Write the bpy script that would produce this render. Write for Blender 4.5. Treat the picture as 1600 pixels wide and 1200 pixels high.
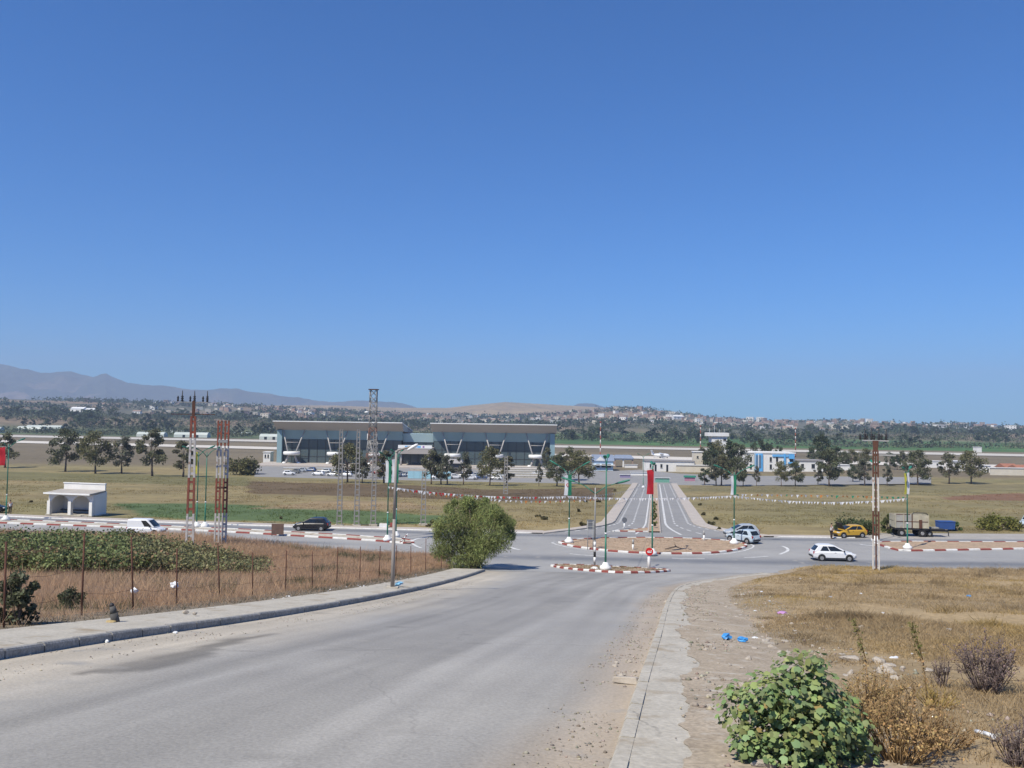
import bpy, bmesh, math, random
import numpy as np
from mathutils import Vector, Matrix

for o in list(bpy.data.objects):
    bpy.data.objects.remove(o, do_unlink=True)
SC = bpy.context.scene
COL = SC.collection
R = math.radians

# ------------------------------------------------------------------ camera, sky, sun, exposure
F_PX, EYE, PITCH, ROLL = 1300.0, 13.0, R(2.51), R(0.8)
cam = bpy.data.cameras.new('Camera')
cam.sensor_width = 36.0
cam.lens = 36.0 * F_PX / 1600.0
cam.clip_start, cam.clip_end = 0.1, 60000
cam_o = bpy.data.objects.new('Camera', cam)
COL.objects.link(cam_o)
CAM_ROT = Matrix.Rotation(math.pi / 2 + PITCH, 3, 'X') @ Matrix.Rotation(ROLL, 3, 'Z')
cam_o.matrix_world = Matrix.Translation((0, 0, EYE)) @ CAM_ROT.to_4x4()
SC.camera = cam_o

SUN_EL, SUN_AZ = R(52), R(222)          # azimuth from +Y, clockwise: behind and to the left of the camera
SC.world = bpy.data.worlds.new('World')
SC.world.use_nodes = True
wn, wl = SC.world.node_tree.nodes, SC.world.node_tree.links
wn.clear()
sky = wn.new('ShaderNodeTexSky')
sky.sky_type = 'NISHITA'
sky.sun_disc = False
sky.sun_elevation, sky.sun_rotation = SUN_EL, SUN_AZ
sky.altitude, sky.air_density, sky.dust_density, sky.ozone_density = 60, 1.0, 0.15, 4.0
bg = wn.new('ShaderNodeBackground')
bg.inputs['Strength'].default_value = 0.095
wo = wn.new('ShaderNodeOutputWorld')
tint = wn.new('ShaderNodeMix'); tint.data_type = 'RGBA'; tint.blend_type = 'MULTIPLY'
tint.inputs['Factor'].default_value = 1.0
tint.inputs['B'].default_value = (.165, .565, 1.02, 1)      # camera's blue rendering, the same all over the sky
wl.new(sky.outputs[0], tint.inputs['A'])
wl.new(tint.outputs['Result'], bg.inputs[0])
wl.new(bg.outputs[0], wo.inputs[0])

sun = bpy.data.lights.new('Sun', 'SUN')
sun.energy, sun.angle, sun.color = 4.5, R(0.53), (1.0, 0.93, 0.80)
sun_o = bpy.data.objects.new('Sun', sun)
COL.objects.link(sun_o)
to_sun = Vector((math.sin(SUN_AZ) * math.cos(SUN_EL), math.cos(SUN_AZ) * math.cos(SUN_EL), math.sin(SUN_EL)))
sun_o.rotation_euler = to_sun.to_track_quat('Z', 'Y').to_euler()
sun_o.location = (-60, -60, 120)

SC.view_settings.view_transform = 'Standard'
SC.view_settings.look = 'None'
SC.view_settings.exposure = 0.45
SC.view_settings.gamma = 1.0
SC.view_settings.use_curve_mapping = False
SC.cycles.use_denoising = True
SC.cycles.max_bounces = 5
SC.cycles.diffuse_bounces = 2
SC.cycles.glossy_bounces = 2
SC.cycles.transmission_bounces = 3
SC.cycles.volume_bounces = 1
SC.cycles.transparent_max_bounces = 6

# ------------------------------------------------------------------ helpers
rng = np.random.default_rng(7)
random.seed(7)

def vnoise(x, y, seed=0):
    x = np.asarray(x, float); y = np.asarray(y, float)
    xi, yi = np.floor(x), np.floor(y)
    fx, fy = x - xi, y - yi
    fx, fy = fx * fx * (3 - 2 * fx), fy * fy * (3 - 2 * fy)
    def h(a, b):
        s = np.sin(a * 127.1 + b * 311.7 + seed * 74.7) * 43758.5453
        return s - np.floor(s)
    return (h(xi, yi) * (1 - fx) + h(xi + 1, yi) * fx) * (1 - fy) + (h(xi, yi + 1) * (1 - fx) + h(xi + 1, yi + 1) * fx) * fy

def fbm(x, y, seed=0, n=4):
    v, a, t = 0, .5, 0
    for k in range(n):
        v = v + a * vnoise(np.asarray(x) * 2 ** k, np.asarray(y) * 2 ** k, seed + k * 13)
        t += a; a *= .5
    return v / t

def sstep(a, b, x):
    t = np.clip((np.asarray(x, float) - a) / (b - a), 0, 1)
    return t * t * (3 - 2 * t)

def softp(t, k=5.0):
    return np.logaddexp(0, np.asarray(t, float) / k) * k

def link(o, parent=None):
    COL.objects.link(o)
    if parent is not None:
        o.parent = parent
    return o

def tag(o, label=None, cat=None, group=None, kind=None):
    if label: o['label'] = label
    if cat: o['category'] = cat
    if group: o['group'] = group
    if kind: o['kind'] = kind
    return o

def thing(name, label, cat, loc=(0, 0, 0), rz=0, group=None):
    o = bpy.data.objects.new(name, None)
    o.empty_display_size = .3
    link(o)
    o.location, o.rotation_euler = loc, (0, 0, rz)
    return tag(o, label, cat, group)

def np_mesh(name, V, Fq, mats, parent=None, col=None, smooth=False, midx=None):
    """V (n,3), Fq (m,k) faces; col (n,3) colour per vertex"""
    V = np.asarray(V, np.float32); Fq = np.asarray(Fq, np.int32)
    me = bpy.data.meshes.new(name)
    m, k = Fq.shape
    me.vertices.add(len(V)); me.vertices.foreach_set('co', V.ravel())
    me.loops.add(m * k); me.loops.foreach_set('vertex_index', Fq.ravel())
    me.polygons.add(m)
    me.polygons.foreach_set('loop_start', np.arange(0, m * k, k, dtype=np.int32))
    me.polygons.foreach_set('loop_total', np.full(m, k, np.int32))
    if smooth: me.polygons.foreach_set('use_smooth', np.ones(m, bool))
    if midx is not None: me.polygons.foreach_set('material_index', np.asarray(midx, np.int32))
    if col is not None:
        a = me.color_attributes.new('Col', 'FLOAT_COLOR', 'POINT')
        c4 = np.ones((len(V), 4), np.float32); c4[:, :3] = col
        a.data.foreach_set('color', c4.ravel())
    me.update(calc_edges=True)
    for mt in (mats if isinstance(mats, (list, tuple)) else [mats]):
        me.materials.append(mt)
    o = bpy.data.objects.new(name, me)
    return link(o, parent)

class MB:
    """collects boxes, tubes, lofts in one mesh"""
    def __init__(s):
        s.v, s.f, s.m, s.cur, s.sm = [], [], [], 0, []
    def add(s, vs, fs, M=None, smooth=False):
        n = len(s.v)
        for p in vs:
            p = Vector(p)
            s.v.append(tuple(M @ p) if M else tuple(p))
        for f in fs:
            s.f.append([n + i for i in f]); s.m.append(s.cur); s.sm.append(smooth)
        return s
    def box(s, c, d, M=None, taper=1.0):
        x, y, z = [q / 2 for q in d]
        t = taper
        vs = [(c[0] + i * x * (t if k > 0 else 1), c[1] + j * y * (t if k > 0 else 1), c[2] + k * z)
              for k in (-1, 1) for j in (-1, 1) for i in (-1, 1)]
        return s.add(vs, [(0, 2, 3, 1), (4, 5, 7, 6), (0, 1, 5, 4), (2, 6, 7, 3), (0, 4, 6, 2), (1, 3, 7, 5)], M)
    def tube(s, p0, p1, r0, r1=None, n=8, cap=True):
        r1 = r0 if r1 is None else r1
        p0, p1 = Vector(p0), Vector(p1)
        q = (p1 - p0).to_track_quat('Z', 'Y')
        vs = []
        for p, r in ((p0, r0), (p1, r1)):
            for i in range(n):
                a = 2 * math.pi * i / n
                vs.append(p + q @ Vector((r * math.cos(a), r * math.sin(a), 0)))
        fs = [(i, (i + 1) % n, n + (i + 1) % n, n + i) for i in range(n)]
        s.add(vs, fs, smooth=True)
        if cap:
            k = len(s.v) - 2 * n
            s.f += [list(range(k + n - 1, k - 1, -1)), list(range(k + n, k + 2 * n))]
            s.m += [s.cur] * 2; s.sm += [False] * 2
        return s
    def path(s, pts, r, n=6):
        rs = r if isinstance(r, (list, tuple)) else [r] * len(pts)
        for i in range(len(pts) - 1):
            s.tube(pts[i], pts[i + 1], rs[i], rs[i + 1], n, cap=(i in (0, len(pts) - 2)))
        return s
    def lathe(s, prof, c=(0, 0, 0), n=16):
        vs = []
        for r, z in prof:
            for i in range(n):
                a = 2 * math.pi * i / n
                vs.append((c[0] + r * math.cos(a), c[1] + r * math.sin(a), c[2] + z))
        fs = []
        for k in range(len(prof) - 1):
            for i in range(n):
                j = (i + 1) % n
                fs.append((k * n + i, k * n + j, (k + 1) * n + j, (k + 1) * n + i))
        fs.append(tuple(range(n - 1, -1, -1)))
        fs.append(tuple(range((len(prof) - 1) * n, len(prof) * n)))
        return s.add(vs, fs, smooth=True)
    def loft(s, rings, close=True, caps=True):
        n = len(rings[0]); vs = [p for r in rings for p in r]; fs = []
        for k in range(len(rings) - 1):
            for i in range(n if close else n - 1):
                j = (i + 1) % n
                fs.append((k * n + i, k * n + j, (k + 1) * n + j, (k + 1) * n + i))
        if caps:
            fs.append(tuple(range(n - 1, -1, -1)))
            fs.append(tuple(range((len(rings) - 1) * n, len(rings) * n)))
        return s.add(vs, fs)
    def poly(s, pts):
        return s.add(pts, [tuple(range(len(pts)))])
    def prism(s, pts, z0, z1):
        n = len(pts)
        vs = [(p[0], p[1], z0) for p in pts] + [(p[0], p[1], z1) for p in pts]
        fs = [tuple(range(n - 1, -1, -1)), tuple(range(n, 2 * n))] + [(i, (i + 1) % n, n + (i + 1) % n, n + i) for i in range(n)]
        return s.add(vs, fs)
    def build(s, name, mats, parent=None, bevel=0, fix=True, smooth=None):
        me = bpy.data.meshes.new(name)
        me.from_pydata(s.v, [], s.f)
        for mt in (mats if isinstance(mats, (list, tuple)) else [mats]):
            me.materials.append(mt)
        me.polygons.foreach_set('material_index', s.m)
        me.polygons.foreach_set('use_smooth', s.sm if smooth is None else [smooth] * len(s.f))
        if fix:
            bm = bmesh.new(); bm.from_mesh(me)
            bmesh.ops.recalc_face_normals(bm, faces=bm.faces)
            bm.to_mesh(me); bm.free()
        me.update()
        o = bpy.data.objects.new(name, me)
        link(o, parent)
        if bevel:
            b = o.modifiers.new('Bevel', 'BEVEL'); b.width = bevel; b.segments = 2; b.limit_method = 'ANGLE'
        return o

def copy_tree(o, parent=None):
    c = o.copy(); COL.objects.link(c)
    c.parent = parent
    for ch in list(o.children):
        copy_tree(ch, c)
    return c

def child(src, parent):
    """copy of a part (shared mesh) under a thing"""
    c = src.copy(); COL.objects.link(c); c.parent = parent
    return c

# ------------------------------------------------------------------ materials
MAT = {}
def mat(name, c1, c2=None, scale=2.0, rough=.8, metal=0.0, bump=0.0, coord='Object', attr=False, stretch=None,
        trans=0.0, fine=None, spec=.3, dirt=None):
    if name in MAT: return MAT[name]
    m = bpy.data.materials.new(name); m.use_nodes = True
    N, L = m.node_tree.nodes, m.node_tree.links
    P = N['Principled BSDF']
    P.inputs['Roughness'].default_value = rough
    P.inputs['Metallic'].default_value = metal
    P.inputs['Specular IOR Level'].default_value = spec
    if coord == 'World':
        g = N.new('ShaderNodeNewGeometry'); vec = g.outputs['Position']
    else:
        t = N.new('ShaderNodeTexCoord'); vec = t.outputs['Object']
    if stretch:
        mp = N.new('ShaderNodeMapping'); mp.inputs['Scale'].default_value = stretch
        L.new(vec, mp.inputs['Vector']); vec = mp.outputs['Vector']
    nz = N.new('ShaderNodeTexNoise'); nz.inputs['Scale'].default_value = scale
    nz.inputs['Detail'].default_value = 6; nz.inputs['Roughness'].default_value = .62
    L.new(vec, nz.inputs['Vector'])
    rp = N.new('ShaderNodeValToRGB')
    rp.color_ramp.elements[0].position, rp.color_ramp.elements[1].position = .32, .68
    c2 = c2 or tuple(q * .82 for q in c1)
    rp.color_ramp.elements[0].color = (*c2, 1); rp.color_ramp.elements[1].color = (*c1, 1)
    L.new(nz.outputs['Fac'], rp.inputs['Fac'])
    out = rp.outputs['Color']
    if attr:
        at = N.new('ShaderNodeAttribute'); at.attribute_name = 'Col'
        mx = N.new('ShaderNodeMix'); mx.data_type = 'RGBA'; mx.blend_type = 'MULTIPLY'
        mx.inputs['Factor'].default_value = 1
        L.new(out, mx.inputs['A']); L.new(at.outputs['Color'], mx.inputs['B']); out = mx.outputs['Result']
    if fine:
        fs, amt = fine
        n2 = N.new('ShaderNodeTexNoise'); n2.inputs['Scale'].default_value = fs
        n2.inputs['Detail'].default_value = 4; L.new(vec, n2.inputs['Vector'])
        mr = N.new('ShaderNodeMapRange'); mr.inputs['From Min'].default_value = .3; mr.inputs['From Max'].default_value = .7
        mr.inputs['To Min'].default_value = 1 - amt; mr.inputs['To Max'].default_value = 1 + amt
        L.new(n2.outputs['Fac'], mr.inputs['Value'])
        mx2 = N.new('ShaderNodeMix'); mx2.data_type = 'RGBA'; mx2.blend_type = 'MULTIPLY'; mx2.inputs['Factor'].default_value = 1
        L.new(out, mx2.inputs['A']); L.new(mr.outputs['Result'], mx2.inputs['B']); out = mx2.outputs['Result']
    if dirt:
        dc, ds, lo = dirt
        n3 = N.new('ShaderNodeTexNoise'); n3.inputs['Scale'].default_value = ds; n3.inputs['Detail'].default_value = 8
        L.new(vec, n3.inputs['Vector'])
        m3 = N.new('ShaderNodeMapRange'); m3.inputs['From Min'].default_value = lo; m3.inputs['From Max'].default_value = lo + .14
        L.new(n3.outputs['Fac'], m3.inputs['Value'])
        mx3 = N.new('ShaderNodeMix'); mx3.data_type = 'RGBA'
        L.new(m3.outputs['Result'], mx3.inputs['Factor']); L.new(out, mx3.inputs['A']); mx3.inputs['B'].default_value = (*dc, 1)
        out = mx3.outputs['Result']
    L.new(out, P.inputs['Base Color'])
    if bump:
        b = N.new('ShaderNodeBump'); b.inputs['Strength'].default_value = bump; b.inputs['Distance'].default_value = .05
        L.new((n2 if fine else nz).outputs['Fac'], b.inputs['Height']); L.new(b.outputs['Normal'], P.inputs['Normal'])
    if trans:
        tr = N.new('ShaderNodeBsdfTranslucent'); L.new(out, tr.inputs['Color'])
        ms = N.new('ShaderNodeMixShader'); ms.inputs['Fac'].default_value = trans
        L.new(P.outputs[0], ms.inputs[1]); L.new(tr.outputs[0], ms.inputs[2])
        L.new(ms.outputs[0], N['Material Output'].inputs['Surface'])
    MAT[name] = m
    return m

W1 = (1, 1, 1)
M_ground = mat('ground', W1, (.72, .72, .70), .35, .95, coord='World', attr=True, fine=(6, .22), bump=.35)
M_far = mat('far_ground', W1, (.55, .58, .60), .012, .95, coord='World', attr=True, fine=(.06, .25))
M_road = mat('asphalt_worn', (.315, .310, .298), (.268, .264, .256), .22, .85, coord='World', attr=True, fine=(22, .13), bump=.18,
             dirt=((.30, .285, .255), .9, .60))
def add_cracks(m, scale, width, amount):
    N, L = m.node_tree.nodes, m.node_tree.links
    P = N['Principled BSDF']; src = P.inputs['Base Color'].links[0].from_socket
    g = N.new('ShaderNodeNewGeometry')
    nz = N.new('ShaderNodeTexNoise'); nz.inputs['Scale'].default_value = .9; nz.inputs['Detail'].default_value = 5
    L.new(g.outputs['Position'], nz.inputs['Vector'])
    mx = N.new('ShaderNodeVectorMath'); mx.operation = 'MULTIPLY_ADD'; mx.inputs[1].default_value = (1.6, 1.6, 0)
    L.new(nz.outputs['Color'], mx.inputs[0]); L.new(g.outputs['Position'], mx.inputs[2])
    fl = N.new('ShaderNodeVectorMath'); fl.operation = 'MULTIPLY'; fl.inputs[1].default_value = (1, .55, 0)
    L.new(mx.outputs[0], fl.inputs[0])
    vo = N.new('ShaderNodeTexVoronoi'); vo.feature = 'DISTANCE_TO_EDGE'; vo.inputs['Scale'].default_value = scale
    L.new(fl.outputs[0], vo.inputs['Vector'])
    r1 = N.new('ShaderNodeMapRange'); r1.inputs['From Min'].default_value = width * .4; r1.inputs['From Max'].default_value = width
    r1.inputs['To Min'].default_value = amount; r1.inputs['To Max'].default_value = 0
    L.new(vo.outputs['Distance'], r1.inputs['Value'])
    n2 = N.new('ShaderNodeTexNoise'); n2.inputs['Scale'].default_value = .16; L.new(g.outputs['Position'], n2.inputs['Vector'])
    r2 = N.new('ShaderNodeMapRange'); r2.inputs['From Min'].default_value = .46; r2.inputs['From Max'].default_value = .58
    L.new(n2.outputs['Fac'], r2.inputs['Value'])
    mu = N.new('ShaderNodeMath'); mu.operation = 'MULTIPLY'; L.new(r1.outputs[0], mu.inputs[0]); L.new(r2.outputs[0], mu.inputs[1])
    mc_ = N.new('ShaderNodeMix'); mc_.data_type = 'RGBA'; L.new(mu.outputs[0], mc_.inputs['Factor']); L.new(src, mc_.inputs['A'])
    mc_.inputs['B'].default_value = (.07, .065, .06, 1); L.new(mc_.outputs['Result'], P.inputs['Base Color'])
add_cracks(M_road, .16, .005, .14)
M_road2 = mat('asphalt_avenue', (.27, .265, .255), (.23, .226, .22), .3, .85, coord='World', fine=(9, .08))
M_concrete = mat('concrete', (.47, .435, .365), (.38, .35, .29), 1.1, .9, fine=(14, .14), bump=.25, coord='World', dirt=((.31, .255, .18), 1.3, .56))
add_cracks(M_concrete, .55, .012, .6)
M_paving = mat('paving_pale', (.45, .40, .35), (.38, .34, .30), .8, .9, fine=(5, .1), coord='World')
M_kerb_dark = mat('kerb_concrete', (.34, .33, .31), (.22, .215, .20), 2.5, .9, fine=(20, .2), bump=.3, coord='World')
M_white = mat('white_paint', (.78, .78, .76), (.66, .66, .64), 1.5, .6)
M_kerbw = mat('kerb_white', (.74, .73, .70), (.55, .54, .51), 3, .8, coord='World')
M_kerbr = mat('kerb_red', (.30, .07, .055), (.20, .06, .05), 3, .8, coord='World')
M_mark = mat('road_marking', (.66, .66, .64), (.45, .45, .44), 1.8, .8, coord='World', dirt=((.30, .30, .29), 3, .60))
M_dirt = mat('island_dirt', (.41, .295, .20), (.31, .235, .16), .8, .95, coord='World', fine=(5, .2), bump=.3)
M_runway = mat('runway_concrete', (.52, .49, .43), (.45, .42, .37), .02, .9, coord='World')
M_taxi = mat('taxiway_concrete', (.60, .56, .49), (.52, .48, .42), .02, .9, coord='World')
M_gravel = mat('gravel_verge', (.36, .34, .31), (.30, .28, .25), .6, .95, coord='World', fine=(7, .18))
M_leaf = mat('foliage', (1, 1, 1), (.8, .8, .8), .4, .7, attr=True, trans=.25)
M_grass = mat('dry_grass', (1, 1, 1), (.85, .85, .85), .3, .8, attr=True, trans=.5, coord='World')
M_bark = mat('bark', (.17, .13, .10), (.09, .07, .055), 3, .95, bump=.4)
M_green = mat('green_paint', (.03, .19, .125), (.025, .14, .095), 3, .45)
M_grey = mat('galvanised', (.36, .36, .35), (.28, .28, .27), 4, .5, .2)
M_lampgrey = mat('lamp_pole_grey', (.30, .27, .245), (.24, .22, .20), 3, .6)
M_rust = mat('rust', (.13, .06, .04), (.07, .035, .025), 5, .9)
M_pyl_w = mat('pylon_white', (.56, .54, .51), (.42, .40, .37), 3, .85, dirt=((.25, .15, .10), 2.2, .60))
M_pyl_r = mat('pylon_red', (.30, .095, .06), (.20, .07, .05), 3, .85, dirt=((.12, .07, .05), 2.2, .58))
M_pyl_g = mat('pylon_concrete', (.27, .26, .245), (.21, .20, .19), 3, .9)
M_black = mat('black_rubber', (.02, .02, .02), (.012, .012, .012), 5, .8)
M_dark = mat('dark_plastic', (.035, .035, .038), (.025, .025, .027), 5, .5)
M_glass = mat('car_glass', (.018, .022, .024), (.012, .015, .016), 2, .08, spec=.6)
M_rim = mat('alloy', (.5, .5, .5), (.4, .4, .4), 6, .35, .7)
M_lamp = mat('lamp_glass', (.75, .75, .72), (.65, .65, .62), 6, .15)
M_tail = mat('tail_light', (.4, .02, .02), (.3, .015, .015), 6, .2)
M_teal = mat('teal_cladding', (.23, .33, .36), (.20, .30, .33), .1, .5)
M_tglass = mat('terminal_glass', (.085, .115, .125), (.06, .085, .095), .1, .12, spec=.6)
M_fascia = mat('fascia_taupe', (.40, .365, .335), (.36, .33, .30), .1, .6)
M_column = mat('steel_column', (.42, .40, .38), (.36, .34, .32), .5, .5)
M_roofw = mat('roof_membrane', (.72, .72, .71), (.62, .62, .61), .1, .6)
M_cream = mat('cream_render', (.62, .57, .47), (.54, .49, .40), .4, .85)
M_wall = mat('white_render', (.74, .73, .70), (.64, .63, .60), .4, .85)
M_pblue = mat('pale_blue_render', (.50, .62, .72), (.44, .56, .66), .4, .8)
M_blue = mat('bright_blue_paint', (.12, .40, .74), (.10, .35, .66), .4, .7)
M_slate = mat('slate_roof', (.22, .26, .34), (.18, .22, .29), .6, .7)
M_tile = mat('tile_roof', (.36, .16, .10), (.27, .12, .08), .6, .85)
M_brick = mat('bare_brick', (.35, .25, .20), (.27, .19, .15), .6, .9)
M_shade = mat('window_dark', (.03, .035, .04), (.02, .025, .03), 1, .25)
M_flagw = mat('flag_white', (.72, .72, .72), (.66, .66, .67), 2, .8, trans=.25)
M_flagg = mat('flag_green', (.03, .24, .13), (.025, .19, .10), 2, .8, trans=.25)
M_flagr = mat('flag_red', (.50, .025, .035), (.42, .02, .03), 2, .8, trans=.25)
M_flagy = mat('flag_yellow', (.55, .52, .07), (.45, .42, .05), 2, .8, trans=.25)
M_orange = mat('banner_orange', (.42, .16, .04), (.34, .13, .03), 2, .8)
M_stone = mat('rubble_stone', (.48, .43, .36), (.32, .28, .23), 4, .95, bump=.5)
M_bagb = mat('bag_blue', (.06, .30, .66), (.05, .24, .55), 8, .4)
M_bagp = mat('bag_purple', (.50, .28, .52), (.42, .22, .44), 8, .5)
M_bagw = mat('bag_white', (.72, .74, .76), (.6, .62, .64), 8, .5)
M_skin = mat('skin', (.32, .19, .13), (.28, .16, .11), 8, .6)
M_shirtw = mat('shirt_pale', (.50, .48, .46), (.42, .40, .39), 6, .9)
M_trouser = mat('trousers_dark', (.045, .03, .028), (.03, .022, .02), 6, .9)

# ------------------------------------------------------------------ terrain (metres; camera above the origin, looking along +Y)
Z_PLAIN = -6.4
SKY_V = np.array([(-400, 632), (0, 637), (150, 639), (300, 640), (400, 641), (500, 645), (620, 649), (720, 650), (800, 651), (900, 644),
                  (960, 639), (1000, 639), (1060, 646), (1120, 652), (1200, 655), (1350, 653), (1450, 655), (1600, 657), (2000, 657)], float)
SKY_G = np.array([(-400, 650), (150, 652), (320, 640), (400, 640), (520, 638), (620, 640), (700, 639), (740, 634), (790, 628.5), (850, 631),
                  (930, 634.5), (1000, 640), (1060, 648), (1150, 662), (2000, 670)], float)

def T0(x, y):
    x = np.asarray(x, float); y = np.asarray(y, float)
    b = .06 * x + .998 * y - .0006 * np.minimum(x * x, 8000)
    s = softp(76 - b, 3.0) / 76
    z = 11 * s ** 1.125 - .039 * (softp(b - 100) - softp(b - 264))
    r = np.hypot(x, y)
    uu = 800 + F_PX * x / np.maximum(y, 1)
    hv = EYE + (657 - np.interp(uu, SKY_V[:, 0], SKY_V[:, 1])) / F_PX * 2600 - Z_PLAIN
    hg = EYE + (657 - np.interp(uu, SKY_G[:, 0], SKY_G[:, 1])) / F_PX * 4300 - Z_PLAIN
    rug = .75 + .5 * fbm(x / 420, y / 420, 3)
    hill = hv * rug ** .5 * (.30 * sstep(1000, 1500, r) + .70 * sstep(1500, 2600, r)) * (1 - .75 * sstep(2700, 3600, r))
    gold = np.maximum(hg, 0) * sstep(3000, 4300, r) * (1 - .9 * sstep(4400, 6500, r))
    front = (y > 300)
    return z + np.where(front, np.maximum(hill, gold), 0) * (y > 0)

AX = np.array(CAM_ROT)
def ray(u, v):
    d = AX @ np.array([(u - 800) / F_PX, (600 - v) / F_PX, -1.0])
    return d / d[1]

T_STEPS = 3.0 * 1.022 ** np.arange(350)
def march(u, v, Tf):
    d = ray(u, v)
    ts = T_STEPS
    for _ in range(4):
        below = (EYE + d[2] * ts) < Tf(d[0] * ts, ts)
        k = int(np.argmax(below)) if below.any() else len(ts) - 1
        lo, hi = ts[max(k - 1, 0)], ts[k]
        ts = np.linspace(lo, hi, 24)
    return np.array([d[0] * hi, hi])

def resample(P, n):
    P = np.asarray(P, float)
    L = np.concatenate([[0], np.cumsum(np.linalg.norm(np.diff(P, axis=0), axis=1))])
    t = np.linspace(0, L[-1], n)
    return np.stack([np.interp(t, L, P[:, k]) for k in range(P.shape[1])], 1)

def smooth_line(P, n, it=2):
    P = np.asarray(P, float)
    for _ in range(it):
        Q = [P[0]]
        for a, b in zip(P[:-1], P[1:]):
            Q += [a * .75 + b * .25, a * .25 + b * .75]
        Q.append(P[-1]); P = np.array(Q)
    return resample(P, n)

def length(P):
    return float(np.linalg.norm(np.diff(P, axis=0), axis=1).sum())

def offset(P, d):
    """shift a polyline to its left by d (negative: right)"""
    P = np.asarray(P, float)
    t = np.gradient(P, axis=0); t /= np.maximum(np.linalg.norm(t, axis=1, keepdims=True), 1e-9)
    return P + d * np.stack([-t[:, 1], t[:, 0]], 1)

_L = [march(u, v, T0) for u, v in ((0, 1034), (180, 1003), (400, 972), (600, 936), (700, 912), (758, 893))]
_R = [march(u, v, T0) for u, v in ((957, 1200), (985, 1110), (1001, 1060), (1023, 1000), (1036, 955), (1047, 930), (1062, 917), (1110, 908), (1190, 897))]
ROAD_L = smooth_line([_L[0] + (_L[0] - _L[1]) * 3.0] + _L, 150)
ROAD_R = smooth_line([_R[0] + (_R[0] - _R[2]) * 3.0] + _R, 150)

def row(x, b):
    """y of the line b metres out, parallel to the gently curved cross road"""
    return (b - .06 * x) / .998 + .0012 * min(x * x, 6400)

def line_dist(P, x, y):
    d = np.full(np.shape(x), 1e9)
    for a, b in zip(P[:-1:3], P[3::3]):
        ab = b - a; L2 = ab @ ab + 1e-9
        t = np.clip(((x - a[0]) * ab[0] + (y - a[1]) * ab[1]) / L2, 0, 1)
        d = np.minimum(d, np.hypot(x - a[0] - t * ab[0], y - a[1] - t * ab[1]))
    return d

def T(x, y):
    """finished ground: base shape, with rough field surface away from the paved parts"""
    x = np.asarray(x, float); y = np.asarray(y, float)
    z = T0(x, y)
    near = (y < 80) & (np.abs(x) < 90)
    if not np.any(near): return z
    xr = np.interp(y, ROAD_R[:, 1], ROAD_R[:, 0]); xl = np.interp(y, ROAD_L[:, 1], ROAD_L[:, 0])
    b = .06 * x + .998 * y - .0012 * np.minimum(x * x, 6400)
    right = sstep(1.6, 5.0, x - xr) * (1 - sstep(71.0, 74.0, b))
    left = sstep(3.2, 6.0, xl - x) * (1 - sstep(77.5, 80.3, b))
    n = fbm(x / 5.0, y / 5.0, 5) - .5
    add = right * (.22 + .5 * n + .35 * sstep(45, 62, b)) + left * (.15 + .45 * n + 1.35 * sstep(60, 75, b) * sstep(12, 30, -x))
    return z + np.where(near, add, 0)

def G(u, v, Tf=T0):
    p = march(u, v, Tf)
    return Vector((p[0], p[1], float(Tf(p[0], p[1]))))

def height_at(u, v, p):
    """height above p of the point seen at (u, v), standing at the distance of p"""
    d = ray(u, v)
    return EYE + d[2] * p[1] - p[2]

def xy(p): return np.array([p[0], p[1]])

# ---- the ground sheet
def axis(lim, near, s0, grow):
    out = [0.0]
    while out[-1] < lim:
        out.append(out[-1] + (s0 if out[-1] < near else s0 + (out[-1] - near) * grow))
    return np.array(out)
gx = axis(9500, 75, 1.0, .02); gx = np.concatenate([-gx[:0:-1], gx])
gy = axis(9000, 110, 1.0, .016); gy = np.concatenate([-np.arange(60, 0, -2.0), gy])
GX, GY = np.meshgrid(gx, gy)
GZ = T(GX, GY)
GZ = GZ - 40 * sstep(5200, 6400, np.hypot(GX, GY)) * (GX > 1200)

def in_poly(P, x, y):
    ins = np.zeros(np.shape(x), bool)
    n = len(P)
    for i in range(n):
        x0, y0 = P[i]; x1, y1 = P[(i + 1) % n]
        c = (y0 > y) != (y1 > y)
        ins ^= c & (x < (x1 - x0) * (y - y0) / (y1 - y0 + 1e-12) + x0)
    return ins

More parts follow.
